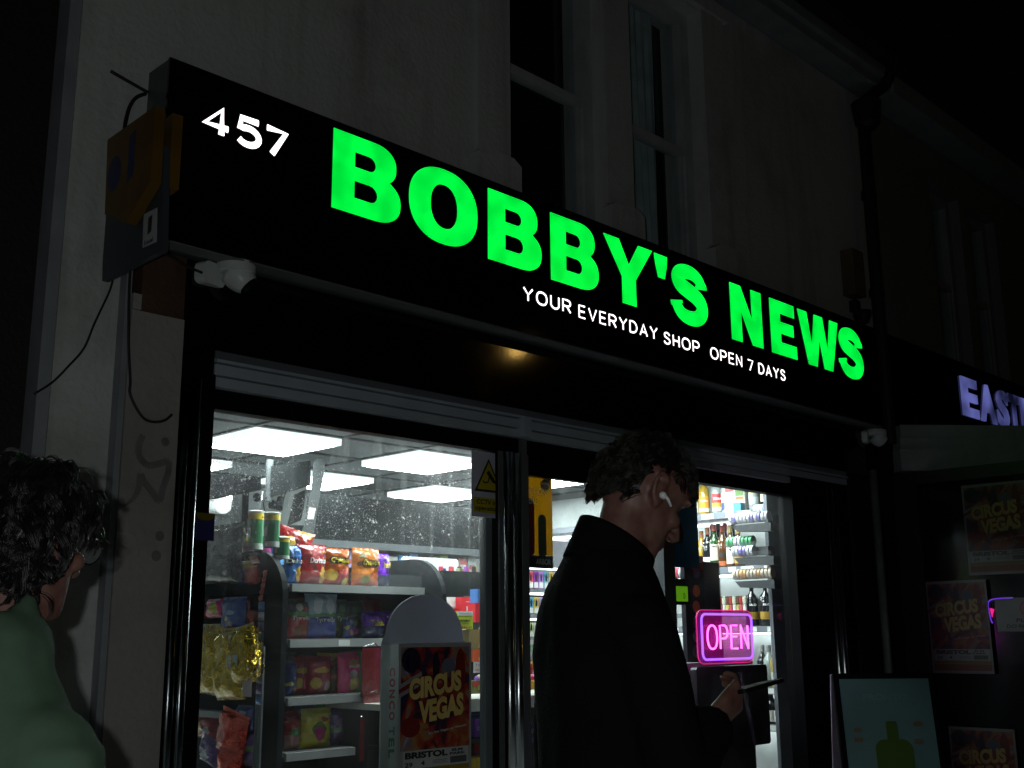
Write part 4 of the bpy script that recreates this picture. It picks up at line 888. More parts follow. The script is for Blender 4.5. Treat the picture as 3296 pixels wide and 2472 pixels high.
FN = ('tblue', 'tred', 'tgreen', 'dpur', 'navy', 'maroon', 'rw', 'green', 'yel2', 'pink')
FL = ('blue', 'maroon', 'olive', 'dark purple', 'navy', 'wine red', 'red and white', 'green', 'golden', 'pink')
kf = 0
for zi, z in enumerate(SHZ[1:4]):
    for j in range(6):
        kk = (kf * 3 + zi) % 10; kf += 1; x = 3.22 + j * .145
        bag('%s packet, rear row of the %s crisp shelf, number %d from left' % (FL[kk], ('second', 'third', 'fourth')[zi], j + 1), (x, 1.40 + .02 * (j % 2), z + .001), .15, .185 + .01 * ((j + zi) % 3), A[FN[kk]], rz=rnd.uniform(-8, 8), roll=rnd.uniform(-5, 5), group=g1)
put(1105, 1150, 1985, 2052, A['dpur'], 'dark purple packet lying low in the middle of the second shelf', z=1.391, y=1.26, group=g1)

# ------------------------------------------------------------------ end shelves on the left
EX = 2.98
ec = thing('end_shelf', 'black end shelf with nuts, foil bags and hanging strips at the left of the window', 'shelf unit', (3.0, 1.4, 0))
b = B().box(EX + .10, EX + .13, 1.16, 2.1, .05, 1.77).build('back_panel', mat('gondola_back', (.006, .006, .008), .7, spec=.08), ec)
for z, m_ in ((1.60, blackf), (1.465, sh_m), (1.055, sh_m), (.6, sh_m)):
    if m_ is blackf: B().box(EX - .0, EX + .098, 1.10, 2.1, z - .075, z).build('shelf', m_, ec)
    else: B().box(EX - .0, EX + .098, 1.30, 2.1, z - .03, z).build('shelf', m_, ec)
B().tube([(EX - .02, .98, .1), (EX - .02, .98, 1.36)], .018, 8).build('post', mat('post_grey', (.10, .11, .12), .4), ec)
def putx(px0, px1, top, bot, m, label, x=EX - .03, words=(), **k):
    a = atX(px0, bot, x); c = atX(px1, bot, x); tp = atX((px0 + px1) / 2, top, x); w_ = abs(a.y - c.y)
    return bag(label, (x, (a.y + c.y) / 2, a.z), w_, tp.z - a.z, m, words, rz=-90, **k)
g2 = 'packets on the left end shelf'
putx(640, 780, 1690, 1882, A['blackfoil'], 'large crumpled black foil bag on top of the left end shelf', group=g2, th=.12, cat='foil bag')
putx(742, 775, 1803, 1880, A['kporange'], 'orange and green nut packet beside the black foil bag', words=[('KP', 0, .07, .04, .022, blk, .05)], group=g2, x=EX + .03)
putx(766, 806, 1806, 1881, A['kpblue'], 'blue nut packet with yellow top on the left end shelf', words=[('KP', 0, .082, .05, .026, wht, .06)], group=g2, x=EX + .01)
putx(798, 826, 1820, 1882, A['kpred'], 'salmon red nut packet at the right of the nut packets', group=g2, x=EX + .02)
putx(652, 690, 1922, 1992, A['redfoil'], 'orange red packet at the left edge of the lower end shelf', group=g2, x=EX + .05)
putx(668, 732, 1928, 1990, A['pink'], 'pink packet on the lower end shelf', group=g2, x=EX + .0)
putx(716, 790, 1922, 2030, A['navy'], 'navy packet with small coloured shapes hanging over the gold foil', group=g2, x=EX - .04)
putx(786, 815, 1920, 2030, A['kpred'], 'narrow red packet hanging at the right of the navy one', group=g2, x=EX + .02)
for i, (a_, c_, tp, bt, rl) in enumerate(((640, 722, 2012, 2235, 4), (700, 790, 2020, 2250, -3), (762, 828, 2010, 2200, -10))):
    putx(a_, c_, tp, bt, A['gold'], ('crumpled gold foil bag hanging furthest left under the end shelf', 'crumpled gold foil bag with a white label, the middle one of three', 'crumpled gold foil bag hanging furthest right under the end shelf')[i], group='gold foil bags', th=.13, cat='foil bag', roll=rl, x=EX - .06 - .02 * i)
for i, (a_, c_, tp, bt, m_, x_, lb) in enumerate((
        (640, 668, 1925, 1992, 'yellow', .09, 'lime packet at the very left of the lower end shelf'), (730, 760, 1920, 1990, 'green', .09, 'green packet behind the navy hanging one'),
        (640, 690, 2060, 2140, 'dred', .09, 'red packet behind the gold foil bags, left'), (700, 760, 2050, 2140, 'dpur', .09, 'dark purple packet behind the gold foil bags, middle'),
        (765, 815, 2270, 2350, 'navy', .02, 'navy packet to the right of the red foil'), (770, 818, 2350, 2460, 'dpur', .02, 'dark purple packet low beside the hanging strip'),
        (640, 700, 2295, 2375, 'maroon', .07, 'wine red packet above the purple and white one'))):
    putx(a_, c_, tp, bt, A[m_], lb, x=EX + x_, group=g2)
c = atX(747, 2130, EX - .17); t = thing('price_tag', 'blank white tag stuck on the middle gold foil bag', 'tag', tuple(c))
B().box(c.x, c.x + .003, c.y - .04, c.y + .045, c.z - .025, c.z + .03).build('card', mat('tag_white', (.38, .4, .42), .5), t)
c = atX(795, 2205, EX - .12); t = thing('price_tag', 'pale tag with red print hanging beside the gold foil bags', 'tag', tuple(c))
B().box(c.x, c.x + .003, c.y - .035, c.y + .035, c.z - .05, c.z + .045).build('card', mat('tag_pinkish', (.35, .27, .27), .5), t)
putx(695, 785, 2285, 2430, A['redfoil'], 'shiny red foil packet low on the left end shelf', group=g2, th=.10, roll=12, x=EX - .02)
putx(700, 770, 2400, 2520, A['redfoil'], 'second shiny red foil packet below the first', group=g2, th=.10, roll=8, x=EX - .04)
putx(640, 708, 2375, 2450, A['pfoil'], 'purple and white packet at the lower left corner of the window', group=g2, roll=18)
# hanging strips on the end panel
def strip(px0, py0, px1, py1, n_, cols_, label, x=EX - .05, wd=.03):
    a = atX(px0, py0, x); c = atX(px1, py1, x); t = thing('sachet_strip', label, 'sachet strip', tuple(a), 'hanging strips of sachets')
    for i in range(n_):
        p_ = a.lerp(c, i / n_); q_ = a.lerp(c, (i + .92) / n_); mm = cols_[i % len(cols_)]
        b = B().grid(lambda u, v: (x - .012 * math.sin(math.pi * u) * math.sin(math.pi * v), p_.y + (q_.y - p_.y) * v + (u - .5) * wd, p_.z + (q_.z - p_.z) * v), 6, 6)
        b.build('sachet', mm, t, smooth=True)
strip(812, 1790, 826, 1815, 1, [A['kpred']], 'small dark red card hanging on the end panel', x=EX - .08, wd=.07)
strip(855, 1835, 838, 1935, 5, [A['kpred'], A['rw']], 'strip of dark red sachets hanging on the end panel')
strip(842, 1936, 832, 2270, 10, [art('sachet_blue', (.05, .12, .30), [], [], metal=.5), art('sachet_silver', (.35, .36, .42), metal=.7), art('sachet_violet', (.14, .08, .25), metal=.3)], 'long strip of shiny blue and silver sachets', wd=.05)
for k_, (a_, c_, bt, x) in enumerate(((1168, 1232, 2235, 1.05), (1172, 1236, 2310, 1.04), (1160, 1240, 2440, 1.03))):
    tpz = (2085, 2238, 2312)[k_]; p_ = atY(a_, tpz, x); q_ = atY(c_, bt, x)
    t = thing('hanging_packets', ('upper', 'middle', 'lower')[k_] + ' bunch of red packets hanging in front of the crisp shelves', 'packet bunch', tuple(p_), 'bunches of red packets')
    for j in range(4):
        y_ = x + .012 * j; xs_ = p_.x + (q_.x - p_.x) * (.0 + .05 * j)
        B().grid(lambda u, v: (xs_ + u * (q_.x - p_.x) * .85, y_ - .008 * math.sin(math.pi * u), q_.z + v * (p_.z - q_.z) - .004 * j), 6, 8).build('packet', art('packet_deep_red', (.14, .004, .008), [], [(.03, .05, .012, .05, (.25, .02, .02))]), t, smooth=True)
    B().tube([(p_.x + .02, x + .02, p_.z + .005), ((p_.x + q_.x) / 2, x - .01, p_.z + .022), (q_.x - .02, x + .02, p_.z + .005)], .003, 6).build('hook', mat('chrome', (.6, .6, .6), .15, metal=1), t)
# tubes of crisps
def tube_can(px, top, bot, m, label, x=3.06, r_=.038, y=None):
    p_ = atX(px, bot, x); tz = atX(px, top, x).z
    t = thing('crisp_tube', label, 'crisp tube', (x, p_.y, p_.z), 'tubes of crisps'); h = tz - p_.z
    B().lathe([(r_, 0), (r_, h * .78)], (x, p_.y, p_.z), 24).build('body', m, t, smooth=False)
    B().lathe([(r_ + .0004, h * .78), (r_ + .0004, h * .95)], (x, p_.y, p_.z), 24).build('price_band', mat('band_yellow', (.70, .52, .02), .35), t)
    B().lathe([(r_ + .002, h * .95), (r_ + .003, h), (r_ - .003, h + .002)], (x, p_.y, p_.z), 24).build('lid', mat('lid_white', (.6, .62, .6), .3), t)
    B().lathe([(r_ + .0008, h * .0), (r_ + .0008, h * .16)], (x, p_.y, p_.z), 24).build('lower_band', mat('tube_white', (.45, .5, .48), .35), t)
    b = B(); text(b, '£2.75', (x - r_ - .0015, p_.y + .028, p_.z + h * .84), MX_, Z_, .05, .012, bold=.04, th=.0008); b.build('price', mat('price_red', (.5, .05, .02), .4), t)
    b = B().poly(arc(0, 0, .011, .022, 0, 360, 16)[:-1], (x - r_ - .001, p_.y - .008, p_.z + h * .45), MX_, Z_, .001); b.build('badge', mat('badge_pale', (.55, .45, .42), .4), t)
    return t
gr = mat('tube_green', (.008, .16, .055), .3, coat=.5); lg = mat('tube_light_green', (.03, .36, .02), .3, coat=.5); mgt = mat('tube_magenta', (.30, .03, .18), .3, coat=.5)
tube_can(820, 1647, 1770, gr, 'dark green crisp tube standing tall, the left of the two')
tube_can(873, 1652, 1762, gr, 'dark green crisp tube standing tall, the right of the two')
tube_can(752, 1728, 1830, lg, 'light green crisp tube partly behind the black foil bag', x=3.02)
tube_can(724, 1730, 1830, mat('tube_yellow', (.5, .4, .03), .3), 'yellow topped crisp tube hidden behind the black foil bag', x=3.03)
tube_can(789, 1722, 1820, mgt, 'magenta crisp tube between the light green and dark green ones', x=3.08)
tube_can(846, 1727, 1800, mgt, 'crisp tube between the two tall green ones, only its rim showing', x=3.12)
tube_can(905, 1731, 1800, gr, 'crisp tube behind the blue packet, yellow rim showing', x=3.12)
tag(B().box(3.0, 3.11, 1.17, 2.1, 1.772, 1.79).build('top_board', blackf, None), 'black board under the crisp tubes', 'shelf board')

# ------------------------------------------------------------------ white rounded stand
st = thing('display_stand', 'white cardboard display stand with a rounded top and red vertical lettering', 'display stand', (3.27, .2, 0))
cardm = mat('stand_card', (.34, .33, .39), .7, var=.05, trans=.3)
pl = [(3.035, 0), (3.50, 0), (3.50, 1.37)] + [(3.272 + .222 * math.cos(R(a)), 1.37 + .205 * math.sin(R(a)) ** .9) for a in range(8, 173, 6)] + [(3.035, 1.37)]
B().poly([(p[0] - 3.0, p[1]) for p in pl], (3.0, .20, 0), X_, Z_, .006).build('board', cardm, st)
B().box(3.022, 3.12, .185, .193, 0, 1.365).build('side_strip', mat('strip_card', (.5, .5, .5), .7, trans=.2), st)
b = B(); z = 1.272
for i, ch in enumerate('CONCO'): text(b, ch, (3.064, .1845, z), -Z_, X_, .034, .030, bold=.04, th=.001); z -= .044
b.build('lettering', mat('print_red', (.42, .05, .05), .5), st); b = B(); z -= .016
for ch in 'TEL': text(b, ch, (3.064, .1845, z), -Z_, X_, .034, .030, bold=.04, th=.001); z -= .044
b.build('lettering', mat('print_green', (.05, .14, .08), .5), st)

# ------------------------------------------------------------------ counter and the goods on it
ct = thing('counter', 'white edged shop counter with sweets behind the window', 'counter', (4.5, .9, 0))
B().box(3.6, 5.3, .80, 1.35, 1.045, 1.075).build('worktop', mat('counter_white', (.55, .55, .50), .4), ct)
B().box(3.6, 5.3, .785, .798, 1.02, 1.082).build('edge', mat('edge_white', (.58, .58, .54), .4), ct)
B().box(3.6, 5.3, 1.0, 1.35, 0, 1.044).build('front_panel', mat('counter_dark', (.02, .02, .022), .6), ct)
B().box(3.6, 5.3, .84, .999, .86, .88).build('lower_shelf', mat('counter_dark', (.02, .02, .022), .6), ct)
def carton(px0, py0, px1, py1, y, m, label, dep=.06, name='carton', cat='box', group='boxes on the counter', words=(), extras=()):
    a = atY(px0, py1, y); c = atY(px1, py0, y); x0, x1, z0, z1 = a.x, c.x, a.z, atY(px0, py0, y).z
    z1 = (z1 + c.z) / 2
    o = B().box(x0, x1, y, y + dep, z0, z1).build(name, m, loc=(x0, y, z0)); tag(o, label, cat, group)
    W_, H2 = x1 - x0, z1 - z0
    for (txt, fx, fz, fw, fh, tm, bo) in words:
        b = B(); text(b, txt, (x0 + fx * W_, y - .001, z0 + fz * H2), X_, Z_, fw * W_, fh * H2, bold=bo, th=.0008); b.build('lettering', tm, o)
    for (kind, fx, fz, fw, fh, tm) in extras:
        pts = [(0, 0), (fw * W_, 0), (fw * W_, fh * H2), (0, fh * H2)] if kind == 'r' else arc(fw * W_ / 2, fh * H2 / 2, fw * W_ / 2, fh * H2 / 2, 0, 360, 18)[:-1] if kind == 'c' else [(0, 0), (fw * W_, 0), (fw * W_ / 2, fh * H2)]
        B().poly(pts, (x0 + fx * W_, y - .0012, z0 + fz * H2), X_, Z_, .0009).build('print', tm, o)
    return o
c_ = lambda n, c: mat('ink_' + n, c, .45, var=.05)
pw, pr_, pk = c_('white', (.68, .68, .66)), c_('red', (.55, .02, .03)), c_('black', (.015, .015, .015))
carton(1432, 1922, 1486, 1957, 1.25, pw, 'white and pale blue box above the rounded stand', extras=[('r', .80, 0, .2, 1, c_('sky', (.25, .45, .55))), ('r', .0, .0, .8, .14, c_('sky', (.25, .45, .55)))])
carton(1486, 1922, 1521, 1968, 1.2, pr_, 'plain red box with a small white mark', words=[('i', .42, .05, .12, .32, pw, .06)], extras=[('r', .4, .66, .35, .03, pw)])
carton(1455, 1960, 1500, 1975, 1.22, pr_, 'flat red packet under the white and pale blue box')
carton(1474, 1968, 1522, 2025, 1.0, c_('lime', (.42, .55, .02)), 'lime green box with a white top band and black print', words=[('KATOMAX', .1, .42, .7, .12, pk, .04), ('lighters', .3, .28, .4, .07, pk, .0), ('4 for £1', .2, .05, .7, .12, c_('red', (.55, .02, .03)), .04)], extras=[('r', 0, .76, 1, .24, pw), ('r', .1, .84, .8, .04, c_('grey', (.25, .25, .27)))])
carton(1537, 1896, 1570, 1940, 1.05, c_('blue', (.06, .16, .45)), 'blue box with a yellow drop emblem on top of the red box', words=[('TREATS', .12, .82, .76, .12, c_('peach', (.7, .5, .3)), .05)], extras=[('c', .2, .12, .6, .52, c_('gold', (.60, .45, .06))), ('c', .36, .2, .28, .3, c_('olive', (.20, .18, .02)))])
carton(1530, 1941, 1596, 2003, 1.05, pr_, 'big red sweets box with white letters and a card on it', words=[('HARI', .55, .70, .62, .22, pw, .06)], extras=[('r', .34, .04, .42, .62, pw), ('r', .48, .04, .16, .12, pr_), ('c', .48, .5, .14, .1, c_('green', (.05, .2, .08)))])
carton(1524, 2003, 1600, 2027, 1.03, c_('dark', (.02, .03, .035)), 'dark box with white diagonal stripes', extras=[('t', .2, .05, .25, .9, pw), ('t', .38, .05, .25, .9, pw)])
carton(1512, 2027, 1573, 2090, 1.0, c_('kraft', (.24, .18, .07)), 'brown gold box with a pyramid of round chocolates printed on it', extras=[('t', .42, .08, .46, .6, c_('goldball', (.5, .38, .15)))])
carton(1524, 2090, 1572, 2130, 1.0, c_('orange', (.65, .10, .02)), 'orange box with a white barcode patch', words=[('PIXI', .4, .66, .55, .28, pw, .04)], extras=[('r', .36, .08, .6, .26, pw)])
t = carton(1526, 2130, 1570, 2166, .93, pw, 'handwritten white card pinned on the counter display', dep=.004, name='price_card', cat='price card', group='handwritten cards', words=[('3 for £1', .1, .62, .75, .2, pk, -.01), ('caramel', .08, .2, .7, .2, pk, -.01)])
b = B().add([], []); pa = atY(1577, 2170, .93)
o = B().lathe([(.004, -.0), (.035, .24), (.036, .25)], (pa.x + .02, .96, pa.z - .01), 4).build('paper_cone', art('packet_yellow_pink', (.68, .45, .03), [(.06, .09, (.6, .25, .35)), (.15, .18, (.65, .6, .4)), (.21, .24, (.65, .28, .38))]), loc=(pa.x + .02, .96, pa.z - .01)); tag(o, 'tall yellow and pink pointed sweet packet beside the window post', 'sweet packet')
ecols = [c_('violet', (.22, .08, .45)), c_('cream', (.5, .42, .3)), c_('magenta', (.45, .04, .25)), c_('foilblue', (.12, .22, .5))]
for i in range(7):
    p_ = atY(1534 + i * 8, 2188 - (i % 2) * 5, .92); o = B().lathe([(.001, -.018), (.011, -.013), (.015, 0), (.010, .014), (.002, .02)], tuple(p_), 12).build('chocolate_egg', ecols[i % 4], loc=tuple(p_), smooth=True)
    tag(o, 'foil wrapped egg number %d from the left in the counter tray' % (i + 1), 'chocolate egg', 'foil wrapped eggs')
carton(1520, 2192, 1553, 2234, .88, c_('darkolive', (.10, .11, .02)), 'dark olive and red sweets tray on the counter', extras=[('r', .1, .6, .5, .3, pr_), ('r', .55, .3, .35, .4, c_('olive2', (.35, .33, .05)))])
carton(1550, 2192, 1600, 2234, .88, c_('orange', (.65, .10, .02)), 'orange peanut cup tray on the counter', words=[("Reese's", .1, .45, .7, .3, c_('yellowp', (.7, .5, .05)), .04), ('BIG CUP', .4, .12, .3, .1, pw, .03)])
carton(1530, 2312, 1600, 2372, .86, c_('violet', (.22, .08, .45)), 'purple chocolate bars on the shelf under the counter', words=[('Dairy', .1, .3, .5, .25, pw, .0)])
carton(1532, 2435, 1600, 2490, .86, c_('yellowp', (.7, .5, .05)), 'yellow packets on the lowest shelf under the counter')
for i, (px0, py0, px1, py1, y, cc, n_, lb) in enumerate((
        (1400, 1925, 1434, 1962, 1.4, (.55, .20, .03), 'tangerine', 'tangerine box at the left of the counter stack'), (1496, 1940, 1516, 1968, 1.5, (.20, .22, .50), 'indigo', 'indigo box behind the red box'),
        (1516, 1918, 1540, 1968, 1.3, (.10, .05, .04), 'cocoa', 'cocoa brown box between the two red boxes'), (1500, 2022, 1526, 2062, 1.2, (.62, .62, .58), 'paper', 'white box beside the kraft coloured one'),
        (1560, 1990, 1600, 2060, 1.12, (.40, .30, .52), 'lilac', 'lilac foil box beside the window post'), (1500, 2300, 1560, 2345, .95, (.04, .10, .30), 'royal', 'royal blue bars on the lower counter shelf'),
        (1545, 2372, 1600, 2425, .95, (.45, .05, .04), 'brick', 'brick red packets on the lower counter shelf'))):
    carton(px0, py0, px1, py1, y, c_(n_, cc), lb, extras=[('r', .15, .55, .6, .2, pw), ('c', .3, .12, .35, .3, c_('goldp', (.6, .42, .05)))])
# door bay: rack of vapes
vr = thing('vape_rack', 'grey rack of small coloured vape boxes seen through the door', 'rack', (5.1, 1.4, 1.0))
B().box(5.02, 5.75, 1.44, 1.47, 1.08, 2.0).build('back_panel', mat('rack_back', (.10, .10, .12), .6), vr)
vc = [(.20, .38, .60), (.62, .45, .10), (.35, .42, .62), (.38, .20, .55), (.60, .60, .58), (.60, .08, .14), (.45, .40, .65), (.62, .63, .50), (.12, .35, .5), (.6, .35, .08), (.25, .04, .3), (.45, .55, .25)]
for r_i, (py0, py1) in enumerate(((1838, 1893), (1921, 1975), (2004, 2050))):
    z0 = atY(1700, py1, 1.30).z; z1 = atY(1700, py0, 1.30).z
    B().box(4.95, 5.75, 1.27, 1.44, z0 - .028, z0 - .003).build('shelf', mat('rack_shelf', (.14, .15, .17), .5), vr)
    B().box(5.06, 5.75, 1.266, 1.30, z1 + .012, z1 + .024).build('light_strip', emis('strip_light', (.95, 1, 1), 4), vr)
    for i in range(13):
        x0 = 5.02 + i * .0465; cc = vc[(i * 5 + r_i * 3) % 12]
        t = thing('vape_box', '%s box, number %d on the %s rack shelf' % (('blue', 'amber', 'pale blue', 'violet', 'white', 'red', 'lilac', 'cream', 'teal', 'orange', 'plum', 'lime')[(i * 5 + r_i * 3) % 12] + ' vape', i + 1, ('top', 'middle', 'bottom')[r_i]), 'vape box', (x0, 1.3, z0), 'vape boxes on the lit rack')
        B().box(x0, x0 + .043, 1.30, 1.33, z0, z1).build('carton', mat('vape%d' % ((i * 5 + r_i * 3) % 12), cc, .4), t)
        B().box(x0 + .004, x0 + .039, 1.2985, 1.2995, z0 + .004, z0 + (z1 - z0) * .36).build('label_patch', pw, t)
        B().poly([(0, 0), (.012, 0), (.012, .03), (.008, .036), (.0075, .045), (.0045, .045), (.004, .036), (0, .03)], (x0 + .0155, 1.2985, z0 + (z1 - z0) * .45), X_, Z_, .0009).build('print', pk, t)
carton(1700, 2068, 1760, 2098, 1.0, c_('mint', (.22, .45, .32)), 'mint green tub behind the handwritten card in the door bay', extras=[('r', .1, .78, .25, .5, pw)])
carton(1686, 2098, 1748, 2134, .95, pw, 'handwritten white card seen through the door', dep=.004, name='price_card', cat='price card', group='handwritten cards', words=[('any 2 for', .12, .66, .6, .16, pk, -.01), ('£1.50', .3, .4, .3, .16, pk, -.01), ('or 80p each', .1, .14, .8, .16, pk, -.01)])
carton(1686, 2134, 1760, 2150, .96, c_('amber', (.65, .33, .02)), 'amber sweets tray top seen through the door')
for i, (n_, cc) in enumerate((('brown', (.35, .14, .06)), ('red', (.5, .03, .03)), ('blue', (.08, .18, .5)))):
    carton(1687 + i * 20, 2148, 1706 + i * 20, 2176, .955, c_(n_ + 'sweet', cc), n_ + ' sweet packet under the amber tray', extras=[('c', .2, .3, .5, .4, c_('cream', (.5, .42, .3)))])
for i in range(6):
    p_ = atY(1690 + i * 12, 2180 - (i % 2) * 4, .90); o = B().lathe([(.001, -.016), (.012, -.01), (.015, 0), (.010, .012), (.002, .018)], tuple(p_), 12).build('wrapped_sweet', ecols[i % 3], loc=tuple(p_), smooth=True)
    tag(o, 'wrapped sweet number %d from the left seen through the door' % (i + 1), 'sweet', 'wrapped sweets')
carton(1684, 2190, 1702, 2230, .86, c_('orange', (.65, .10, .02)), 'orange sweets box at the door edge of the counter', extras=[('r', 0, .6, 1, .4, c_('yellowp', (.7, .5, .05)))])
carton(1702, 2192, 1762, 2218, .87, c_('amber', (.65, .33, .02)), 'yellow orange chocolate bar box on the counter', extras=[('r', .3, .3, .3, .4, pw)])
for i in range(3): carton(1688 + i * 10, 2332 + i * 3, 1735 + i * 8, 2392 - i * 6, .87 + .02 * i, c_(('violet', 'orange', 'red')[i], ((.22, .08, .45), (.65, .10, .02), (.55, .02, .03))[i]), ('purple', 'orange', 'red')[i] + ' chocolate bar pack low in the door bay', extras=[('r', .2, .5, .5, .25, pw)])
carton(1745, 1728, 1820, 1800, 2.2, pw, 'white and red poster card on the wall behind the man', dep=.01, name='wall_card', cat='poster', group='wall cards', extras=[('r', .5, .55, .35, .14, c_('maroonp', (.25, .05, .08))), ('r', 0, .0, 1, .22, pr_), ('t', .3, .25, .3, .25, c_('rose', (.6, .25, .3)))])
o = carton(1893, 1583, 1945, 1683, 2.6, c_('noticeyellow', (.62, .50, .04)), 'yellow printed notice on the wall to the left of the man', dep=.006, name='wall_notice', cat='notice', group='wall cards')
for i in range(5): pass
# whiteboard, wine shelf
t = thing('white_board', 'white rounded board above the wine bottles', 'board', (5.2, 2.4, 1.85))
p0_, p1_ = atY(1296, 1862, 2.45), atY(1476, 1800, 2.45)
B().poly(rrect(p1_.x - p0_.x, .30, .03, cx=(p1_.x - p0_.x) / 2, cy=.0), (p0_.x, 2.45, p1_.z - .15), X_, Z_, .02).build('board', mat('board_white', (.50, .51, .55), .4), t)
t = thing('cream_post', 'cream flat post at the right end of the crisp shelves', 'post', (4.3, 1.6, 1))
p0_, p1_ = atY(1304, 1900, 1.7), atY(1330, 1812, 1.7); B().box(p0_.x - .03, p1_.x, 1.7, 1.78, 0, p1_.z).build('board', mat('cream_board', (.36, .35, .28), .5), t)
ws = thing('wine_shelf', 'dark wine shelf with a rounded shoulder', 'shelf unit', (5.2, 2.0, 1.0))
a = atY(1378, 1884, 2.0); q = atY(1392, 1850, 2.0); r_ = atY(1422, 1836, 2.0)
B().poly([(0, -.9), (1.1, -.9), (1.1, r_.z - a.z), (r_.x - a.x, r_.z - a.z), (q.x - a.x + .03, q.z - a.z + .015), (q.x - a.x - .01, q.z - a.z - .01), (0, 0)], (a.x, 2.0, a.z), X_, Z_, .03).build('front_board', mat('charcoal_panel', (.010, .0115, .0125), .6, spec=.1), ws)
B().box(a.x, a.x + 1.1, 2.04, 2.3, a.z - .12, a.z - .1).build('shelf', blackf, ws)
bg_ = mat('dark_green_glass', (.008, .014, .010), .08, var=0, coat=.6)
capc = [('red', (.50, .03, .05)), ('navy', (.05, .05, .2)), ('red', (.5, .03, .05)), ('burgundy', (.2, .02, .04)), ('olive', (.25, .26, .12)), ('black', (.02, .02, .02)), ('purple', (.25, .06, .3)), ('red', (.5, .03, .05)), ('black', (.02, .02, .02)), ('gold', (.4, .25, .03)), ('green', (.01, .30, .15)), ('gold', (.4, .25, .03))]
for i, (n_, cc) in enumerate(capc):
    px = 1419 + i * 12.4 + (7 if i else 0) * 1; p_ = atY(px, 1855, 2.12); zb = a.z - .1
    t = thing('wine_bottle', 'wine bottle with a %s cap, number %d from the left on the wine shelf' % (n_, i + 1), 'wine bottle', (p_.x, 2.12 + .03 * (i % 2), zb), 'wine bottles in a row')
    z1 = atY(px, 1823, 2.12).z - (.012 if i % 3 == 1 else 0); c3 = (p_.x, 2.12 + .03 * (i % 2), 0)
    B().lathe([(.030, zb), (.033, zb + .01), (.033, zb + .09), (.013, z1 - .07), (.013, z1 - .045)], c3, 14).build('bottle', bg_, t, smooth=True)
    B().lathe([(.0145, z1 - .0455), (.0155, z1 - .04), (.0155, z1 - .002), (.012, z1)], c3, 14).build('cap', mat('cap_' + n_, cc, .35), t)
for i, (px0, py0, px1, py1, cc, n_) in enumerate(((1330, 1850, 1378, 1872, (.25, .50, .45), 'pale teal'), (1332, 1872, 1345, 1915, (.40, .42, .25), 'pale green'), (1343, 1872, 1380, 1885, (.55, .56, .55), 'white'), (1343, 1885, 1372, 1915, (.42, .25, .35), 'mauve'), (1370, 1882, 1412, 1915, (.60, .42, .46), 'white and pink'), (1330, 1895, 1342, 1918, (.45, .38, .1), 'mustard'))):
    carton(px0, py0, px1, py1, 1.8 - .01 * i, c_('v%d' % i, cc), n_ + ' box in the stack beside the white board', group='boxes beside the white board', extras=[('t', .05 + .2 * k, .5, .16, .4, c_('tealp' if i < 2 else 'pinkp', (.1, .4, .35) if i < 2 else (.6, .08, .2))) for k in range(4)] + [('r', 0, 0, 1, .35, pw)])
# ------------------------------------------------------------------ posters hung inside
t = thing('shop_poster', 'orange yellow vape poster hanging in the door glass', 'poster', (3.8, .07, 1.72))
a = atY(1600, 1822, .07); q = atY(1776, 1535, .07); wd = q.x - a.x; ht = q.z - a.z; oy = mat('poster_amber', (.38, .25, .03), .5, var=.04, trans=.7)
b = B().poly([(0, .06), (wd, .06), (wd, ht + .02), (0, ht + .02)], (a.x, .07, a.z), X_, Z_, .002); b.build('sheet', oy, t)
b = B().poly([(0, 0), (wd, 0), (wd, .059), (0, .059)], (a.x, .0695, a.z), X_, Z_, .002); b.build('black_band', mat('print_black', (.02, .02, .02), .4), t)
b = B(); text(b, 'ARBOR', (a.x + wd - .118, .068, a.z + .018), X_, Z_, .10, .026, bold=.0, th=.0006); text(b, 'FACTION', (q.x - .20, .0675, a.z + ht - .095), X_, Z_, .155, .032, bold=.02, th=.0006); text(b, 'HERE', (q.x - .195, .0675, a.z + ht - .14), X_, Z_, .09, .032, bold=.02, th=.0006); b.build('lettering', mat('pale_print', (1, 1, .9), .5, trans=.3), t)
b = B().poly([(0, 0), (0, .05), (.0001, .05)] + [(.035 - .035 * math.cos(R(180 * k / 10)), -.0 - .035 * math.sin(R(180 * k / 10))) for k in range(0, 11)] + [(.07, .05)], (q.x - .085, .0675, q.z - .035), X_, Z_, .001); b.build('badge', mat('print_black', (.02, .02, .02), .4), t)
b = B(); text(b, 'BRISTOL', (q.x - .079, .066, q.z - .045), X_, Z_, .058, .012, bold=.02, th=.0006); b.build('lettering', MATS['pale_print'], t)
b = B().poly(rrect(.075, .27, .036, cx=0, cy=0), (q.x - .165, .0672, a.z + .185), X_, Z_, .001); b.build('vape_picture', mat('plum_print', (.25, .02, .10), .5, trans=.4), t)
b = B().poly(rrect(.055, .2, .026, cx=0, cy=0), (q.x - .075, .0668, a.z + .15), X_, Z_, .001); b.build('vape_picture', mat('green_print', (.03, .10, .05), .5, trans=.4), t)
t = thing('shop_poster', 'dark teal poster hanging in the glass to the right of the man', 'poster', (5.0, .07, 1.75))
a = atY(2120, 1822, .07); q = atY(2240, 1556, .07); B().poly([(0, 0), (q.x - a.x, 0), (q.x - a.x, q.z - a.z), (0, q.z - a.z)], (a.x, .07, a.z), X_, Z_, .002).build('sheet', mat('poster_teal', (.015, .06, .085), .5, var=.2, trans=.5), t)
c5 = atY(2185, 1715, .068); B().poly(arc(0, 0, .045, .055, 0, 360, 20)[:-1], (c5.x, .0685, c5.z), X_, Z_, .001).build('orange_disc', mat('orange_print', (.25, .08, .02), .5, trans=.4), t)

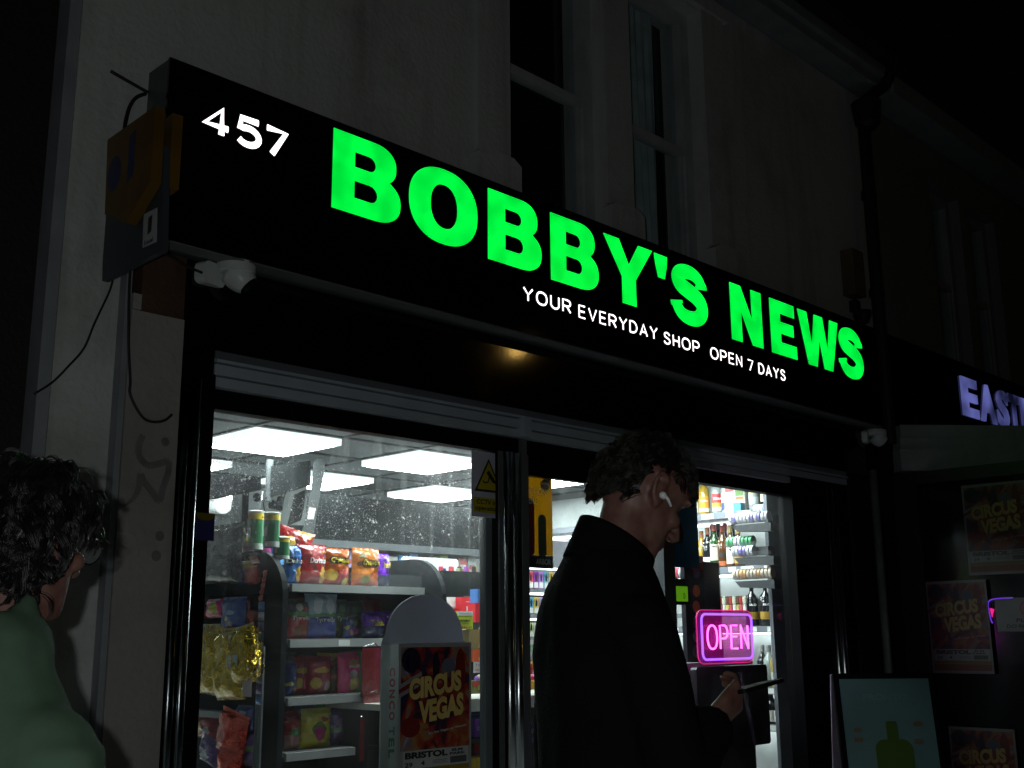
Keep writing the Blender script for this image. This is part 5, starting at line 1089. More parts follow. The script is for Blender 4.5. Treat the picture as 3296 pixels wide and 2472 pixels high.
# ------------------------------------------------------------------ neon OPEN sign
ns = thing('open_sign', 'pink and violet neon OPEN sign in the right-hand window', 'neon sign', (5.36, .06, 1.25))
c0, c1 = atY(2250, 1966, .07), atY(2440, 2131, .07)
cx_, cz_ = 5.365, 1.383; W3, H3 = .535, .285
m, N, L, P = nt('pink_acrylic'); N.remove(P); t_ = N.new('ShaderNodeBsdfTransparent'); t_.inputs[0].default_value = (.85, .55, .8, 1); g_ = N.new('ShaderNodeBsdfPrincipled'); g_.inputs['Base Color'].default_value = (.35, .03, .22, 1); g_.inputs['Roughness'].default_value = .2
g_.inputs['Emission Color'].default_value = (.8, .02, .35, 1); g_.inputs['Emission Strength'].default_value = .22
x_ = N.new('ShaderNodeMixShader'); x_.inputs[0].default_value = .32; L.new(t_.outputs[0], x_.inputs[1]); L.new(g_.outputs[0], x_.inputs[2]); L.new(x_.outputs[0], N['Material Output'].inputs[0])
B().poly(rrect(W3, H3, .05, 8), (cx_, .085, cz_), X_, Z_, .006).build('backing', m, ns)
B().tube([(cx_ + x, .082, cz_ + z) for x, z in rrect(W3, H3, .05, 8)] + [(cx_ + W3 / 2, .082, cz_ + H3 / 2 - .05)], .0022, 6, cap=False).build('rim', emis('rim_red', (1, .03, .22), .8), ns)
B().tube([(cx_ + x, .068, cz_ + z) for x, z in rrect(W3 - .05, H3 - .045, .035, 8)] + [(cx_ + W3 / 2 - .025, .068, cz_ + H3 / 2 - .0225 - .035)], .0062, 10, cap=False).build('border_tube', emis('violet_neon', (.32, .09, 1.0), 2.4), ns)
for ch, x in (('O', 5.170), ('P', 5.290), ('E', 5.395), ('N', 5.492)):
    b = B(); hh = .125
    for stt in G[ch][0]: b.tube([(x + px * .118, .066, 1.318 + py * hh) for px, py in stt], .0052, 8)
    b.build('letter_tube', emis('pink_neon', (1.0, .09, .78), 5.0), ns)
# ------------------------------------------------------------------ drinks cabinet on the right wall
dc = thing('drinks_cabinet', 'grey spirits cabinet with lit white back on the right wall', 'cabinet', (6.8, 1.3, 0))
cab = mat('cabinet_grey', (.15, .16, .19), .45, var=.06); SHX = 6.60
B().box(6.99, 7.01, .47, 3.0, 0, 2.5).build('back_panel', mat('back_white', (.75, .78, .78), .5), dc)
B().box(6.44, 6.989, .44, .465, 0, 2.5).build('side_panel', cab, dc)
for z, x0 in ((2.215, 6.60), (1.84, 6.60), (1.44, 6.60), (1.05, 6.55), (.82, 6.55)):
    s_ = B().box(x0, 6.988, .466, 3.0, z - .03, z).build('shelf', mat('cabinet_shelf', (.12, .13, .15), .4), dc)
    f_ = B().box(x0 - .012, x0 - .001, .466, 3.0, z - .038, z + .006).build('shelf_front', cab, dc)
    for k_, yy in enumerate((.52, .66, .80, .96, 1.12, 1.3)):
        B().box(x0 - .0145, x0 - .0125, yy, yy + (.10 if k_ % 2 else .06), z - .032, z + .001).build('price_label', pw, f_)
    B().box(6.90, 6.94, .48, 3.0, z - .045, z - .031).build('light_strip', emis('cabinet_light', (.92, 1, 1), 7), s_)
def tcyl(b, s, c, r_, ang, w_, h_, z, bo, tw=0):
    """lettering wrapped on a bottle, centred on angle ang"""
    vs, fs, asp = text2d(s, bo, 1.0)
    P_ = []
    for x, y in vs:
        a_ = ang + (x - .5) * w_ / r_; P_.append((c[0] + (r_ + .0006) * math.cos(a_), c[1] + (r_ + .0006) * math.sin(a_), z + y * h_))
    b.add(P_, fs)
FA = math.pi + .65
def bottle(px, z, kind, col, capcol, lab, label, x=6.70, r_=.038, h=.29, words=(), group='spirit bottles in the cabinet', py=1700, neck=True, box=False):
    p_ = atX(px, py, x); c3 = (x, p_.y, z)
    t = thing('spirit_bottle' if not box else 'bottle_carton', label, 'bottle' if not box else 'bottle carton', c3, group)
    gm = mat('bottle_' + kind, col, .08, var=0, coat=.7)
    if box:
        B().box(x - .04, x + .04, p_.y - .04, p_.y + .04, z + .001, z + h).build('carton', gm, t)
        for (z0, z1, lc, n_) in lab:
            B().box(x - .0412, x - .0402, p_.y - .034, p_.y + .034, z + z0, z + z1).build('print', mat('lab_' + n_, lc, .5), t)
        return t
    sh = h * .62
    pr = [(r_ * .9, z + .001), (r_, z + .006), (r_, z + sh), (r_ * .82, z + sh + .02), (.016, z + sh + .045), (.0135, z + h - .03)]
    B().lathe(pr, (x, p_.y, 0), 20).build('glass', gm, t, smooth=True)
    B().lathe([(.0155, z + h - .045), (.0165, z + h - .04), (.0165, z + h), (.014, z + h + .003)], (x, p_.y, 0), 16).build('cap', mat('bcap_' + kind + str(capcol), capcol, .35), t)
    for (z0, z1, lc, n_) in lab:
        B().lathe([(r_ + .0004, z + z0), (r_ + .0004, z + z1)], (x, p_.y, 0), 14, a0=FA - 1.15, a1=FA + 1.15).build('bottle_label', mat('lab_' + n_, lc, .5), t)
    for (s_, w2, h2, zz, tm) in words:
        b = B(); tcyl(b, s_, (x, p_.y), r_ + .0006, FA, w2, h2, z + zz, .03); b.build('lettering', tm, t, fixn=False)
    return t
amb = (.42, .26, .03); clear = (.30, .34, .33); brn = (.10, .035, .01); grn = (.02, .08, .02); dk = (.012, .012, .014)
T1 = 2.216
bottle(2215, T1, 'clear2', clear, (.7, .65, .4), [(.03, .11, (.62, .60, .50), 'ivory')], 'tall clear bottle with an ivory label, left of the sun labels', words=[('OR', .05, .03, .115, blk)])
bottle(2240, T1, 'clear', clear, (.02, .02, .02), [(.03, .10, (.62, .60, .50), 'ivory')], 'clear bottle with a low ivory label on the top shelf', words=[('NORD', .05, .02, .11, blk)])
bottle(2270, T1, 'amber', amb, (.6, .45, .1), [(.03, .055, (.7, .68, .6), 'cream'), (.055, .14, (.70, .30, .02), 'sunorange')], 'amber tequila bottle with an orange sun label', words=[('SIERRA', .055, .014, .10, wht)], r_=.041)
bottle(2312, T1, 'clear3', clear, (.5, .02, .02), [(.03, .055, (.7, .68, .6), 'cream'), (.055, .085, (.60, .35, .04), 'sunyellow'), (.085, .15, (.50, .04, .05), 'sunred')], 'clear tequila bottle with a red and yellow label', words=[('SIERRA', .06, .018, .105, wht)], r_=.041)
bottle(2340, T1, 'clear4', clear, (.7, .7, .7), [(.03, .08, (.06, .06, .22), 'navy'), (.08, .15, (.6, .6, .6), 'grey')], 'clear bottle with a white and navy label', r_=.032)
bottle(2363, T1, 'whitebox', (.62, .62, .60), (1, 1, 1), [(.04, .14, (.66, .66, .64), 'paper'), (.15, .19, (.5, .08, .08), 'redmark')], 'white bottle carton with a red crest on the top shelf', box=True, h=.22)
bottle(2396, T1, 'greenbox', (.62, .60, .54), (1, 1, 1), [(.02, .085, (.64, .62, .56), 'cream2'), (.09, .11, (.60, .12, .03), 'orangestripe'), (.115, .19, (.10, .20, .05), 'greencrest')], 'cream bottle carton with orange stripe and green crest', box=True, h=.21)
bottle(2433, T1, 'silver', (.35, .36, .37), (.05, .05, .05), [(.05, .10, (.55, .6, .6), 'silverl'), (.12, .17, (.45, .40, .15), 'goldcrest')], 'silver grey bottle with a gold crest', r_=.04)
bottle(2470, T1, 'dark', dk, (.02, .02, .02), [(.06, .17, (.68, .60, .38), 'creamy')], 'dark bottle with a large cream label at the right of the top shelf', r_=.04)
T2 = 1.841
bottle(2238, T2, 'green1', (.02, .14, .01), (.3, .1, .04), [(.02, .07, (.6, .3, .1), 'o1')], 'bright green bottle at the left of the second shelf', h=.26)
bottle(2256, T2, 'amb2', amb, (.35, .15, .08), [(.02, .06, (.62, .62, .6), 'white')], 'amber bottle with a copper cap, left of the dark bottle', h=.27)
bottle(2276, T2, 'dark2', dk, (.35, .15, .08), [(.03, .085, (.62, .62, .6), 'white')], 'black bottle with a white label and copper cap on the second shelf', h=.29, r_=.042)
bottle(2298, T2, 'jam', (.02, .07, .015), (.45, .08, .05), [(.06, .17, (.66, .64, .50), 'jcream')], 'green whiskey bottle with a cream label', h=.31, words=[('JAMESON', .06, .018, .145, blk)])
bottle(2324, T2, 'johnnie', brn, (.3, .05, .03), [(.02, .05, (.5, .12, .04), 'copper'), (.08, .11, (.015, .015, .015), 'blackl')], 'dark amber square whisky bottle with black slanted label', h=.30)
bottle(2350, T2, 'white3', brn, (.4, .3, .1), [(.03, .14, (.62, .60, .55), 'ivory2')], 'brown whisky bottle with an ivory label behind the green tins', h=.29)
bottle(2375, T2, 'amb4', brn, (.5, .35, .1), [(.03, .1, (.5, .3, .05), 'amberl')], 'brown whisky bottle with an amber label', h=.28)
for i, px in enumerate((2292, 2312, 2334, 2360)): bottle(px, T2, 'back%d' % (i % 2), (brn, dk)[i % 2], ((.55, .03, .03), (.03, .03, .03))[i % 2], [], ('red', 'black')[i % 2] + ' capped bottle %d in the rear row of the second shelf' % (i + 1), x=6.84, h=.33)
T3 = 1.441
for i, px in enumerate((2422, 2466)): bottle(px, T3, 'silo', dk, (.02, .02, .02), [(.05, .10, (.35, .20, .02), 'ochre')], 'black spirit bottle with white lettering, the %s one of the pair' % ('left', 'right')[i], h=.30, r_=.046, py=1960, words=[('SILO', .05, .014, .14, wht)])
for i in range(8):
    px = 2322 + i * 11; bottle(px, T3 + .10, 'mini%d' % (i % 3), (brn, clear, dk)[i % 3], ((.3, .03, .03), (.5, .5, .4), (.1, .05, .03))[i % 3], [(.01, .05, ((.5, .08, .1), (.6, .6, .58), (.5, .4, .1))[i % 3], 'm%d' % (i % 3))], 'miniature bottle number %d in the row above the neon sign' % (i + 1), r_=.014, h=.10, py=1960, group='miniature bottles', x=6.64)
tag(B().box(6.60, 6.70, .75, 1.7, T3 + .07, T3 + .099).build('miniature_ledge', cab), 'narrow ledge carrying the miniature bottles', 'ledge')
for i, (px, cc, n_) in enumerate(((2476, clear, 'clear'), (2498, amb, 'amber'), (2455, dk, 'dark'))): bottle(px, 1.051, 'low%d' % i, cc, (.3, .3, .3), [(.03, .10, (.5, .5, .45), 'lo')] if i else [], n_ + ' bottle low in the cabinet beside the neon sign', h=.27, py=2140, x=6.62, group='bottles low in the cabinet')
for i, px in enumerate((2484, 2508)): bottle(px, .821, 'low5', dk, (.05, .05, .05), [(.02, .09, (.66, .62, .56), 'lw')], 'dark bottle with a cream label on the lowest shelf, the %s one' % ('left', 'right')[i], h=.2, py=2290, x=6.60, group='bottles low in the cabinet')
# tins in clear trays
def tins(px0, px1, py, x, cs, label, clear_to=None):
    a = atX(px0, py, x); c = atX(px1, py, x); n_ = max(1, round(abs(a.y - c.y) / .027)); y0, y1 = a.y, c.y; z = a.z; r_ = .034
    e = atX(clear_to or px1, py, x).y
    t = thing('tin_tray', 'clear tray on a dark bracket holding ' + label, 'tray', (x, y1, z - r_), 'trays of pouch tins')
    B().box(x - .04, x + .04, e - .01, y0 + .01, z - r_ - .006, z - r_ - .002).box(x - .04, x - .037, e - .01, y0 + .01, z - r_, z - r_ + .025).build('tray', MATS['clear_acrylic'], t)
    B().hexa([(x - .03, e - .02, z - r_ - .065), (x - .03, y0 - .06, z - r_ - .05), (x + .05, y0 - .06, z - r_ - .05), (x + .05, e - .02, z - r_ - .065),
              (x - .03, e - .02, z - r_ - .01), (x - .03, y0 - .02, z - r_ - .01), (x + .05, y0 - .02, z - r_ - .01), (x + .05, e - .02, z - r_ - .01)]).build('bracket', mat('bracket_dark', (.04, .042, .05), .5), t)
    for i in range(n_):
        yy = y0 + (y1 - y0) * (i + .5) / n_; cc = cs[(i * 7 // 3) % len(cs)]
        o = B().lathe([(.029, -.0115), (.034, -.0095), (.034, .0095), (.029, .0115)], (x, yy, z), 20, 'y').build('pouch_tin', mat('tin_' + cc[0], cc[1], .35), loc=(x, yy, z)); tag(o, 'round pouch tin among the ' + label, 'tin', 'pouch tins, ' + label)
wt, pp, gn, og = ('white', (.60, .60, .66)), ('purple', (.22, .18, .48)), ('green', (.06, .36, .14)), ('orange', (.55, .30, .12))
tins(2353, 2478, 1672, 6.30, [wt, wt, pp, wt], 'white and purple tins on the topmost bracket')
tins(2432, 2484, 1641, 6.50, [wt, ('blue', (.15, .3, .5))], 'white and blue tins behind the teal box')
tins(2343, 2428, 1746, 6.32, [gn, wt, gn], 'green and white tins', clear_to=2470)
tins(2361, 2430, 1776, 6.26, [wt, pp, wt], 'lilac tins in the half empty tray', clear_to=2487)
tins(2364, 2490, 1850, 6.26, [('tan', (.52, .42, .34)), og, ('tan', (.52, .42, .34))], 'tan and orange tins on the lowest bracket')
tins(2160, 2212, 1846, 6.0, [('crimson', (.5, .04, .08)), wt], 'crimson and white tins under the teal poster')
carton(2385, 1620, 2427, 1655, .75, c_('tealbox', (.05, .25, .32)), 'small teal box on top of the tin trays', group='boxes near the cabinet')
# till terminal, dispensers
t = thing('till_display', 'black till display with a glowing green screen', 'till display', (5.8, .7, 1.55))
a, q = atY(2120, 1945, .45), atY(2219, 1864, .45); B().box(a.x, q.x, .45, .47, a.z, q.z).build('casing', blackf, t)
a2, q2 = atY(2124, 1934, .449), atY(2212, 1888, .449); B().box(a2.x, q2.x, .447, .4495, a2.z, q2.z).build('screen', emis('green_screen', (.20, .58, .01), .38), t)
b = B(); text(b, '0', (q2.x - .045, .4465, a2.z + .015), X_, Z_, .018, .035, bold=.0, th=.0008); b.build('digit', pk, t)
t = thing('dispenser_column', 'tall black column with round picture windows', 'dispenser', (5.75, .5, 1.0))
a, q = atY(2221, 2300, .5), atY(2262, 1812, .5); B().box(a.x, q.x, .5, .53, a.z - .5, q.z).build('casing', mat('dispenser_dark', (.008, .007, .012), .5, spec=.2), t)
for i, (py, cc) in enumerate(((1843, (.14, .13, .15)), (1902, (.62, .20, .04)), (1953, (.50, .13, .04)), (2004, (.06, .06, .07)), (2048, (.13, .14, .14)), (2096, (.05, .05, .055)))):
    p_ = atY(2242, py, .498); B().poly(arc(0, 0, .036, .036, 0, 360, 24)[:-1], (p_.x, .498, p_.z), X_, Z_, .002).build('round_window', mat('window%d' % i, cc, .4, var=.35, vscale=40), t)
a, q = atY(2228, 1832, .49), atY(2262, 1790, .49); b = B().box(a.x, q.x, .49, .5, a.z, q.z).build('header', mat('header_red', (.35, .04, .03), .4), t)
b = B(); text(b, 'MI', (a.x + .01, .489, (a.z + q.z) / 2 + .0), X_, Z_, q.x - a.x - .02, .04, bold=.05, th=.001); b.build('lettering', pw, t)
t = thing('dark_panel_box', 'tall black advertising panel left of the white lit shelf', 'panel', (5.9, .5, 1.0))
a, q = atY(2263, 2300, .52), atY(2313, 1812, .52); B().box(a.x + .003, q.x, .52, .55, a.z - .5, q.z).build('casing', mat('panel_ink', (.012, .01, .022), .3), t)
B().tube([(a.x + .004, .517, q.z), (q.x, .517, q.z), (q.x, .517, a.z)], .002, 6).build('edge_strip', cab, t)
b = B(); text(b, 'a grade', (a.x + .03, .518, q.z - .135), X_, Z_, .085, .02, bold=.0, th=.0008); text(b, 'hybrid', (a.x + .03, .518, q.z - .17), X_, Z_, .07, .02, bold=.0, th=.0008); b.build('lettering', mat('dim_print', (.09, .08, .11), .5), t)
t = thing('monitor', 'black back of a screen below the neon sign', 'monitor', (5.4, .3, 1.0))
a, q = atY(2247, 2300, .22), atY(2468, 2138, .22); B().poly(rrect(q.x - a.x, q.z - a.z + .2, .02, cx=(q.x - a.x) / 2, cy=(q.z - a.z) / 2 - .1), (a.x, .22, a.z), X_, Z_, .04).build('casing', mat('monitor_back', (.012, .008, .014), .3), t)
t = thing('till_counter', 'pale counter end under the black column', 'counter', (5.6, .4, 0))
a, q = atY(2205, 2172, .45), atY(2262, 2132, .45); B().box(a.x - .1, q.x + .5, .43, .499, a.z, q.z).build('edge', mat('edge_pale', (.50, .50, .46), .5), t); B().box(a.x - .1, q.x + .5, .44, .80, 0, a.z - .002).build('front_panel', mat('counter_dark', (.02, .02, .022), .6), t)

# ================================================================== PEOPLE
def remesh(b, name, m, vox, smooth_it=6, disp=None):
    """join overlapping closed shapes into one continuous skin"""
    o = b.build(name, m, local=True)
    md = o.modifiers.new('r', 'REMESH'); md.mode = 'VOXEL'; md.voxel_size = vox; md.use_smooth_shade = True
    ms = o.modifiers.new('s', 'SMOOTH'); ms.factor = .5; ms.iterations = smooth_it
    bpy.context.view_layer.update()
    dg = bpy.context.evaluated_depsgraph_get(); me = bpy.data.meshes.new_from_object(o.evaluated_get(dg))
    o.modifiers.clear(); old = o.data; o.data = me; bpy.data.meshes.remove(old)
    if not me.materials: me.materials.append(m)
    for p in me.polygons: p.use_smooth = True
    if disp:
        for v in me.vertices: v.co = disp(v.co)
    return o
def ell(c, rx, ry, n=20, p=2.2, z=None, tilt=0):
    out = []
    for i in range(n):
        a = 2 * math.pi * i / n; ca, sa = math.cos(a), math.sin(a)
        out.append(Vector((c[0] + rx * math.copysign(abs(ca) ** (2 / p), ca), c[1] + ry * math.copysign(abs(sa) ** (2 / p), sa), c[2] + tilt * ca * rx)))
    return out
def ball(b, c, rx, ry, rz, T=lambda p: p, n=12):
    rr = []
    for i in range(1, n):
        a = math.pi * i / n; rr.append([T(Vector((c[0] + rx * math.sin(a) * math.cos(2 * math.pi * k / 16), c[1] + ry * math.sin(a) * math.sin(2 * math.pi * k / 16), c[2] - rz * math.cos(a)))) for k in range(16)])
    b.rings(rr)
HEAD = [(-.118, .078, .030, .020), (-.108, .090, .005, .034), (-.092, .092, -.015, .044), (-.07, .090, -.045, .053), (-.045, .089, -.07, .060), (-.02, .087, -.088, .066),
        (.005, .085, -.098, .071), (.022, .083, -.102, .073), (.04, .093, -.104, .075), (.06, .093, -.102, .075), (.08, .084, -.093, .070), (.1, .062, -.075, .058), (.114, .03, -.045, .036), (.119, .0, -.02, .015)]
def head(b, T):
    b.rings([[T(v) for v in ell(((f + k) / 2, 0, z), (f - k) / 2, hw, 24, 2.25)] for z, f, k, hw in HEAD])
    # nose, brow ridge, lips, chin, cheeks, ears
    b.tube([T(Vector(q)) for q in ((.080, 0, .032), (.094, 0, .012), (.106, 0, -.010), (.114, 0, -.024), (.104, 0, -.034))], [.008, .009, .011, .0125, .009], 10)
    for s in (-1, 1):
        ball(b, (.100, s * .011, -.030), .010, .008, .008, T, 8)
        ball(b, (.082, s * .033, .040), .012, .024, .007, T, 8)
        ball(b, (.070, s * .045, -.015), .018, .016, .018, T, 8)
        # ear: a rim and a lobe
        rim = [Vector((-.006 + .019 * math.cos(R(a)) - .006 * math.sin(R(a)), s * (.076 + .012 * (1 - math.cos(R(a))) / 2), .012 + .031 * math.sin(R(a)))) for a in range(40, 330, 20)]
        b.tube([T(v) for v in rim], .0055, 8)
        ball(b, (-.004, s * .076, .006), .017, .008, .028, T, 8); ball(b, (.004, s * .076, -.022), .009, .006, .010, T, 8)
        ball(b, (.010, s * .077, .0), .006, .006, .006, T, 8)
    ball(b, (.088, 0, -.056), .012, .022, .006, T, 8); ball(b, (.087, 0, -.068), .011, .019, .007, T, 8); ball(b, (.084, 0, -.098), .014, .018, .012, T, 8)
def finger(b, pts, r): b.tube(pts, [r, r * .95, r * .88, r * .7], 8)
def hand(b, wrist, fwd_, palmn, curl, s=1, thumb_side=1, hold=None):
    """palm and five separate fingers; fwd_ = knuckle direction, palmn = palm normal"""
    f = fwd_.normalized(); n = (palmn - f * palmn.dot(f)).normalized(); sd = f.cross(n) * thumb_side
    c = wrist
    rr = []
    for t_, hw_, th_ in ((0, .026, .019), (.02, .030, .017), (.05, .038, .015), (.085, .040, .013)):
        rr.append([c + f * t_ + sd * (hw_ * math.cos(a)) + n * (th_ * math.sin(a)) for a in [2 * math.pi * k / 14 for k in range(14)]])
    b.rings(rr)
    ln = (.072, .080, .075, .058)
    for i in range(4):
        off = (.028, .010, -.009, -.027)[i]; p = c + f * .083 + sd * off; d = (f + sd * (.10 * (1.5 - i) * .6)).normalized(); L_ = ln[i]; pts = [p]
        a = 0
        for k, fr in enumerate((.45, .32, .23)):
            a += curl * (1, 1.2, .9)[k] * (1 + .08 * i); dd = d * math.cos(a) + n * math.sin(a); pts.append(pts[-1] + dd * L_ * fr)
        finger(b, pts, (.0088, .009, .0085, .0075)[i])
    p = c + f * .022 + sd * .026; pts = [p]; d = (f * .55 + sd * .75 + n * .35).normalized()
    for L_ in (.036, .030, .024): pts.append(pts[-1] + d * L_); d = (d + f * .25 - sd * .25 + n * .18).normalized()
    b.tube(pts, [.014, .0115, .0105, .0075], 8)
def limb(b, pts, rs): b.tube([tuple(p) for p in smooth_pts([tuple(p) for p in pts], 4)], [r[0] for r in smooth_pts([(r, 0) for r in rs], 4)], 16)
def lowerbody(b, hipz, sx=1.0, stride=.08):
    for s in (-1, 1):
        limb(b, [(0, s * .09, hipz), (.02 * s * sx, s * .10, hipz - .2), (.03 + stride * s, s * .10, hipz * .53), (.0 + stride * s * 1.2, s * .10, hipz * .3), (-.02 + stride * s * 1.3, s * .10, .09)], [.095, .085, .058, .056, .038])
        limb(b, [(-.04 + stride * s * 1.3, s * .10, .05), (.05 + stride * s * 1.3, s * .105, .045), (.16 + stride * s * 1.3, s * .11, .03)], [.038, .042, .03])
def clothes_low(par, hipz, m, ms, stride=.08):
    b = B()
    for s in (-1, 1): limb(b, [(0, s * .09, hipz + .05), (.02 * s, s * .10, hipz - .2), (.03 + stride * s, s * .10, hipz * .53), (.0 + stride * s * 1.2, s * .10, hipz * .3), (-.02 + stride * s * 1.3, s * .10, .07)], [.115, .105, .080, .074, .068])
    remesh(b, 'trousers', m, .014, 4).parent = par
    for s in (-1, 1):
        b = B(); limb(b, [(-.065 + stride * s * 1.3, s * .10, .052), (.05 + stride * s * 1.3, s * .105, .05), (.18 + stride * s * 1.3, s * .11, .036)], [.05, .052, .036]); b.box(-.10 + stride * s * 1.3, .2 + stride * s * 1.3, s * .105 - .045, s * .105 + .045, .001, .02)
        remesh(b, 'shoe', ms, .008, 4).parent = par
skin_m, N, L, P = nt('skin'); P.inputs['Base Color'].default_value = (.42, .21, .16, 1); P.inputs['Roughness'].default_value = .5
P.inputs['Subsurface Weight'].default_value = .12; P.inputs['Subsurface Radius'].default_value = (.02, .008, .004)
tc = N.new('ShaderNodeTexCoord'); nz = N.new('ShaderNodeTexNoise'); nz.inputs['Scale'].default_value = 30; nz.inputs['Detail'].default_value = 5; L.new(tc.outputs['Object'], nz.inputs['Vector'])
cr = N.new('ShaderNodeValToRGB'); cr.color_ramp.elements[0].color = (.16, .062, .05, 1); cr.color_ramp.elements[1].color = (.24, .125, .10, 1); cr.color_ramp.elements[0].position = .35; cr.color_ramp.elements[1].position = .65
L.new(nz.outputs[0], cr.inputs[0]); L.new(cr.outputs[0], P.inputs['Base Color'])
def hairmat(name, col, rough):
    m, N, L, P = nt(name); P.inputs['Base Color'].default_value = (*col, 1); P.inputs['Roughness'].default_value = rough; P.inputs['Specular IOR Level'].default_value = .6; MATS[name] = m; return m
def curls(name, par, m, T, mask, n, ln, rad, curl, droop, seed, axes=(.098, .084, .112), c0=(-.008, 0, .018), flow=None, steps=11, lift=.3, per_lock=12, wide=.006, wave=.006):
    """locks of hair rooted over the scalp"""
    rr = random.Random(seed); b = B(); k = 0
    while k < n:
        a = rr.uniform(0, 2 * math.pi); z = rr.uniform(-.75, 1); q = math.sqrt(1 - z * z); nrm = Vector((q * math.cos(a), q * math.sin(a), z))
        root = Vector((c0[0] + nrm.x * axes[0], c0[1] + nrm.y * axes[1], c0[2] + nrm.z * axes[2]))
        if not mask(nrm, root): continue
        k += 1
        fl = flow(nrm) if flow else Vector((0, 0, -1)); tan = (fl - nrm * fl.dot(nrm)); tan = tan.normalized() if tan.length > 1e-3 else nrm.orthogonal()
        tan = (tan + Vector((rr.gauss(0, .35), rr.gauss(0, .35), rr.gauss(0, .25)))).normalized()
        d = (nrm * lift + tan).normalized(); p = root.copy(); L_ = ln * rr.uniform(.6, 1.25); st = L_ / steps; ph = rr.uniform(0, 6.3); w_ = rr.uniform(.7, 1.3) * curl; pts = []
        side = d.cross(nrm).normalized() if d.cross(nrm).length > 1e-3 else nrm.orthogonal()
        hnd = rr.choice((-1, 1))
        for i in range(steps + 1):
            t_ = i / steps; amp = wave * min(1, t_ * 2.5)
            off = (side * math.cos(ph + hnd * w_ * t_ * 6.28) + nrm * math.sin(ph + hnd * w_ * t_ * 6.28)) * amp * rr.uniform(.9, 1.1)
            pts.append(p + off)
            d = (d + Vector((0, 0, -1)) * droop * t_ - nrm * .10 * t_).normalized(); p = p + d * st
            # keep outside the skull
            e = Vector(((p.x - c0[0]) / axes[0], (p.y - c0[1]) / axes[1], (p.z - c0[2]) / axes[2]))
            if e.length < 1.04 and p.z > -.06: e = e.normalized() * 1.05; p = Vector((c0[0] + e.x * axes[0], c0[1] + e.y * axes[1], c0[2] + e.z * axes[2]))
        rw = rad * rr.uniform(.7, 1.0); spread = wide * rr.uniform(.6, 1.2)
        for q in range(per_lock):
            oa, orr = rr.uniform(0, 6.3), math.sqrt(rr.random()) * spread; ov = side * math.cos(oa) + nrm * math.sin(oa); tw = rr.uniform(-.8, .8); cut = rr.randint(steps - 2, steps); pp = []
            for i in range(cut + 1):
                t_ = i / steps; f_ = orr * (1.0 + .4 * math.sin(3.1 * t_)) * (1 - .55 * t_)
                pp.append(T(pts[i] + ov * f_ + side * (tw * .004 * t_)))
            b.tube(pp, [rw * (1 if i < cut else .2) for i in range(cut + 1)], 3, cap=False)
    o = b.build(name, m, par, smooth=True, local=True, fixn=False); return o
def cap(name, par, m, T, mask, sc_=1.03, axes=(.098, .084, .112), c0=(-.008, 0, .018)):
    b = B(); vs = []; nu, nv = 48, 30; ok = {}
    for j in range(nv + 1):
        for i in range(nu):
            a = 2 * math.pi * i / nu; z = -1 + 2 * j / nv; q = math.sqrt(max(0, 1 - z * z)); nrm = Vector((q * math.cos(a), q * math.sin(a), z))
            r_ = Vector((c0[0] + nrm.x * axes[0] * sc_, c0[1] + nrm.y * axes[1] * sc_, c0[2] + nrm.z * axes[2] * sc_)); r_ += nrm * .006 * noise.noise(r_ * 60)
            ok[(i, j)] = mask(nrm, r_); vs.append(T(r_))
    fs = [(j * nu + i, j * nu + (i + 1) % nu, (j + 1) * nu + (i + 1) % nu, (j + 1) * nu + i) for j in range(nv) for i in range(nu) if ok[(i, j)] and ok[((i + 1) % nu, j)] and ok[(i, j + 1)]]
    b.add(vs, fs); return b.build(name, m, par, smooth=True, local=True)

# ------------------------------------------------------------------ the man in the black coat
az = R(112); hc = atD(2062, 1604, 2.4)                     # centre of the head
th = math.pi / 2 - az
def world_to_local(hcw, local_head):
    c, s = math.cos(th), math.sin(th); return Vector((hcw.x - (local_head[0] * c - local_head[1] * s), hcw.y - (local_head[0] * s + local_head[1] * c), 0))
HL = Vector((.085, 0, hc.z)); org = world_to_local(hc, HL)
pit = R(34)
def TM(p):
    p = Vector(p) * 1.0; x = p.x * math.cos(pit) + p.z * math.sin(pit); z = -p.x * math.sin(pit) + p.z * math.cos(pit)
    return Vector((HL.x + x, HL.y + p.y, HL.z + z))
b = B(); head(b, TM)
hz = HL.z
b.tube(smooth_pts([(-.035, 0, hz - .26), (-.01, 0, hz - .17), (.03, 0, hz - .10), (.055, 0, hz - .03)], 3), [.085, .078, .069, .062, .059, .058, .058, .058, .058, .058], 18)
b.rings([ell((x, 0, z), rx, ry, 22) for z, x, rx, ry in ((.92, .0, .10, .14), (1.05, .0, .09, .13), (1.2, -.0, .095, .13), (1.36, -.005, .095, .14), (1.44, -.01, .075, .12), (1.50, -.015, .055, .07))])
sh = {}
EL = {-1: (Vector((-.02, -.175, 1.41)), Vector((.03, -.205, 1.15)), Vector((.165, -.12, 1.235))), 1: (Vector((-.015, .17, 1.41)), Vector((-.02, .20, 1.13)), Vector((.07, .22, .93)))}
for s in (-1, 1):
    a_, e_, w3 = EL[s]; a_ = a_ + Vector((0, -s * .03, -.03)); limb(b, [a_, a_.lerp(e_, .5), e_, e_.lerp(w3, .5), w3], [.045, .044, .038, .036, .027])
f_ = (Vector((.255, -.075, 1.29)) - EL[-1][2]).normalized()
hand(b, EL[-1][2] + f_ * .01, Vector((.80, .25, .42)), Vector((.1, .9, .45)), .55, thumb_side=-1)
hand(b, EL[1][2], Vector((.35, -.05, -.9)), Vector((-.2, -1, 0)), .35, thumb_side=1)
lowerbody(b, .93)
man = remesh(b, 'person', skin_m, .0048, 5)
man.location = org; man.rotation_euler = (0, 0, th); WLOC[man.name] = org
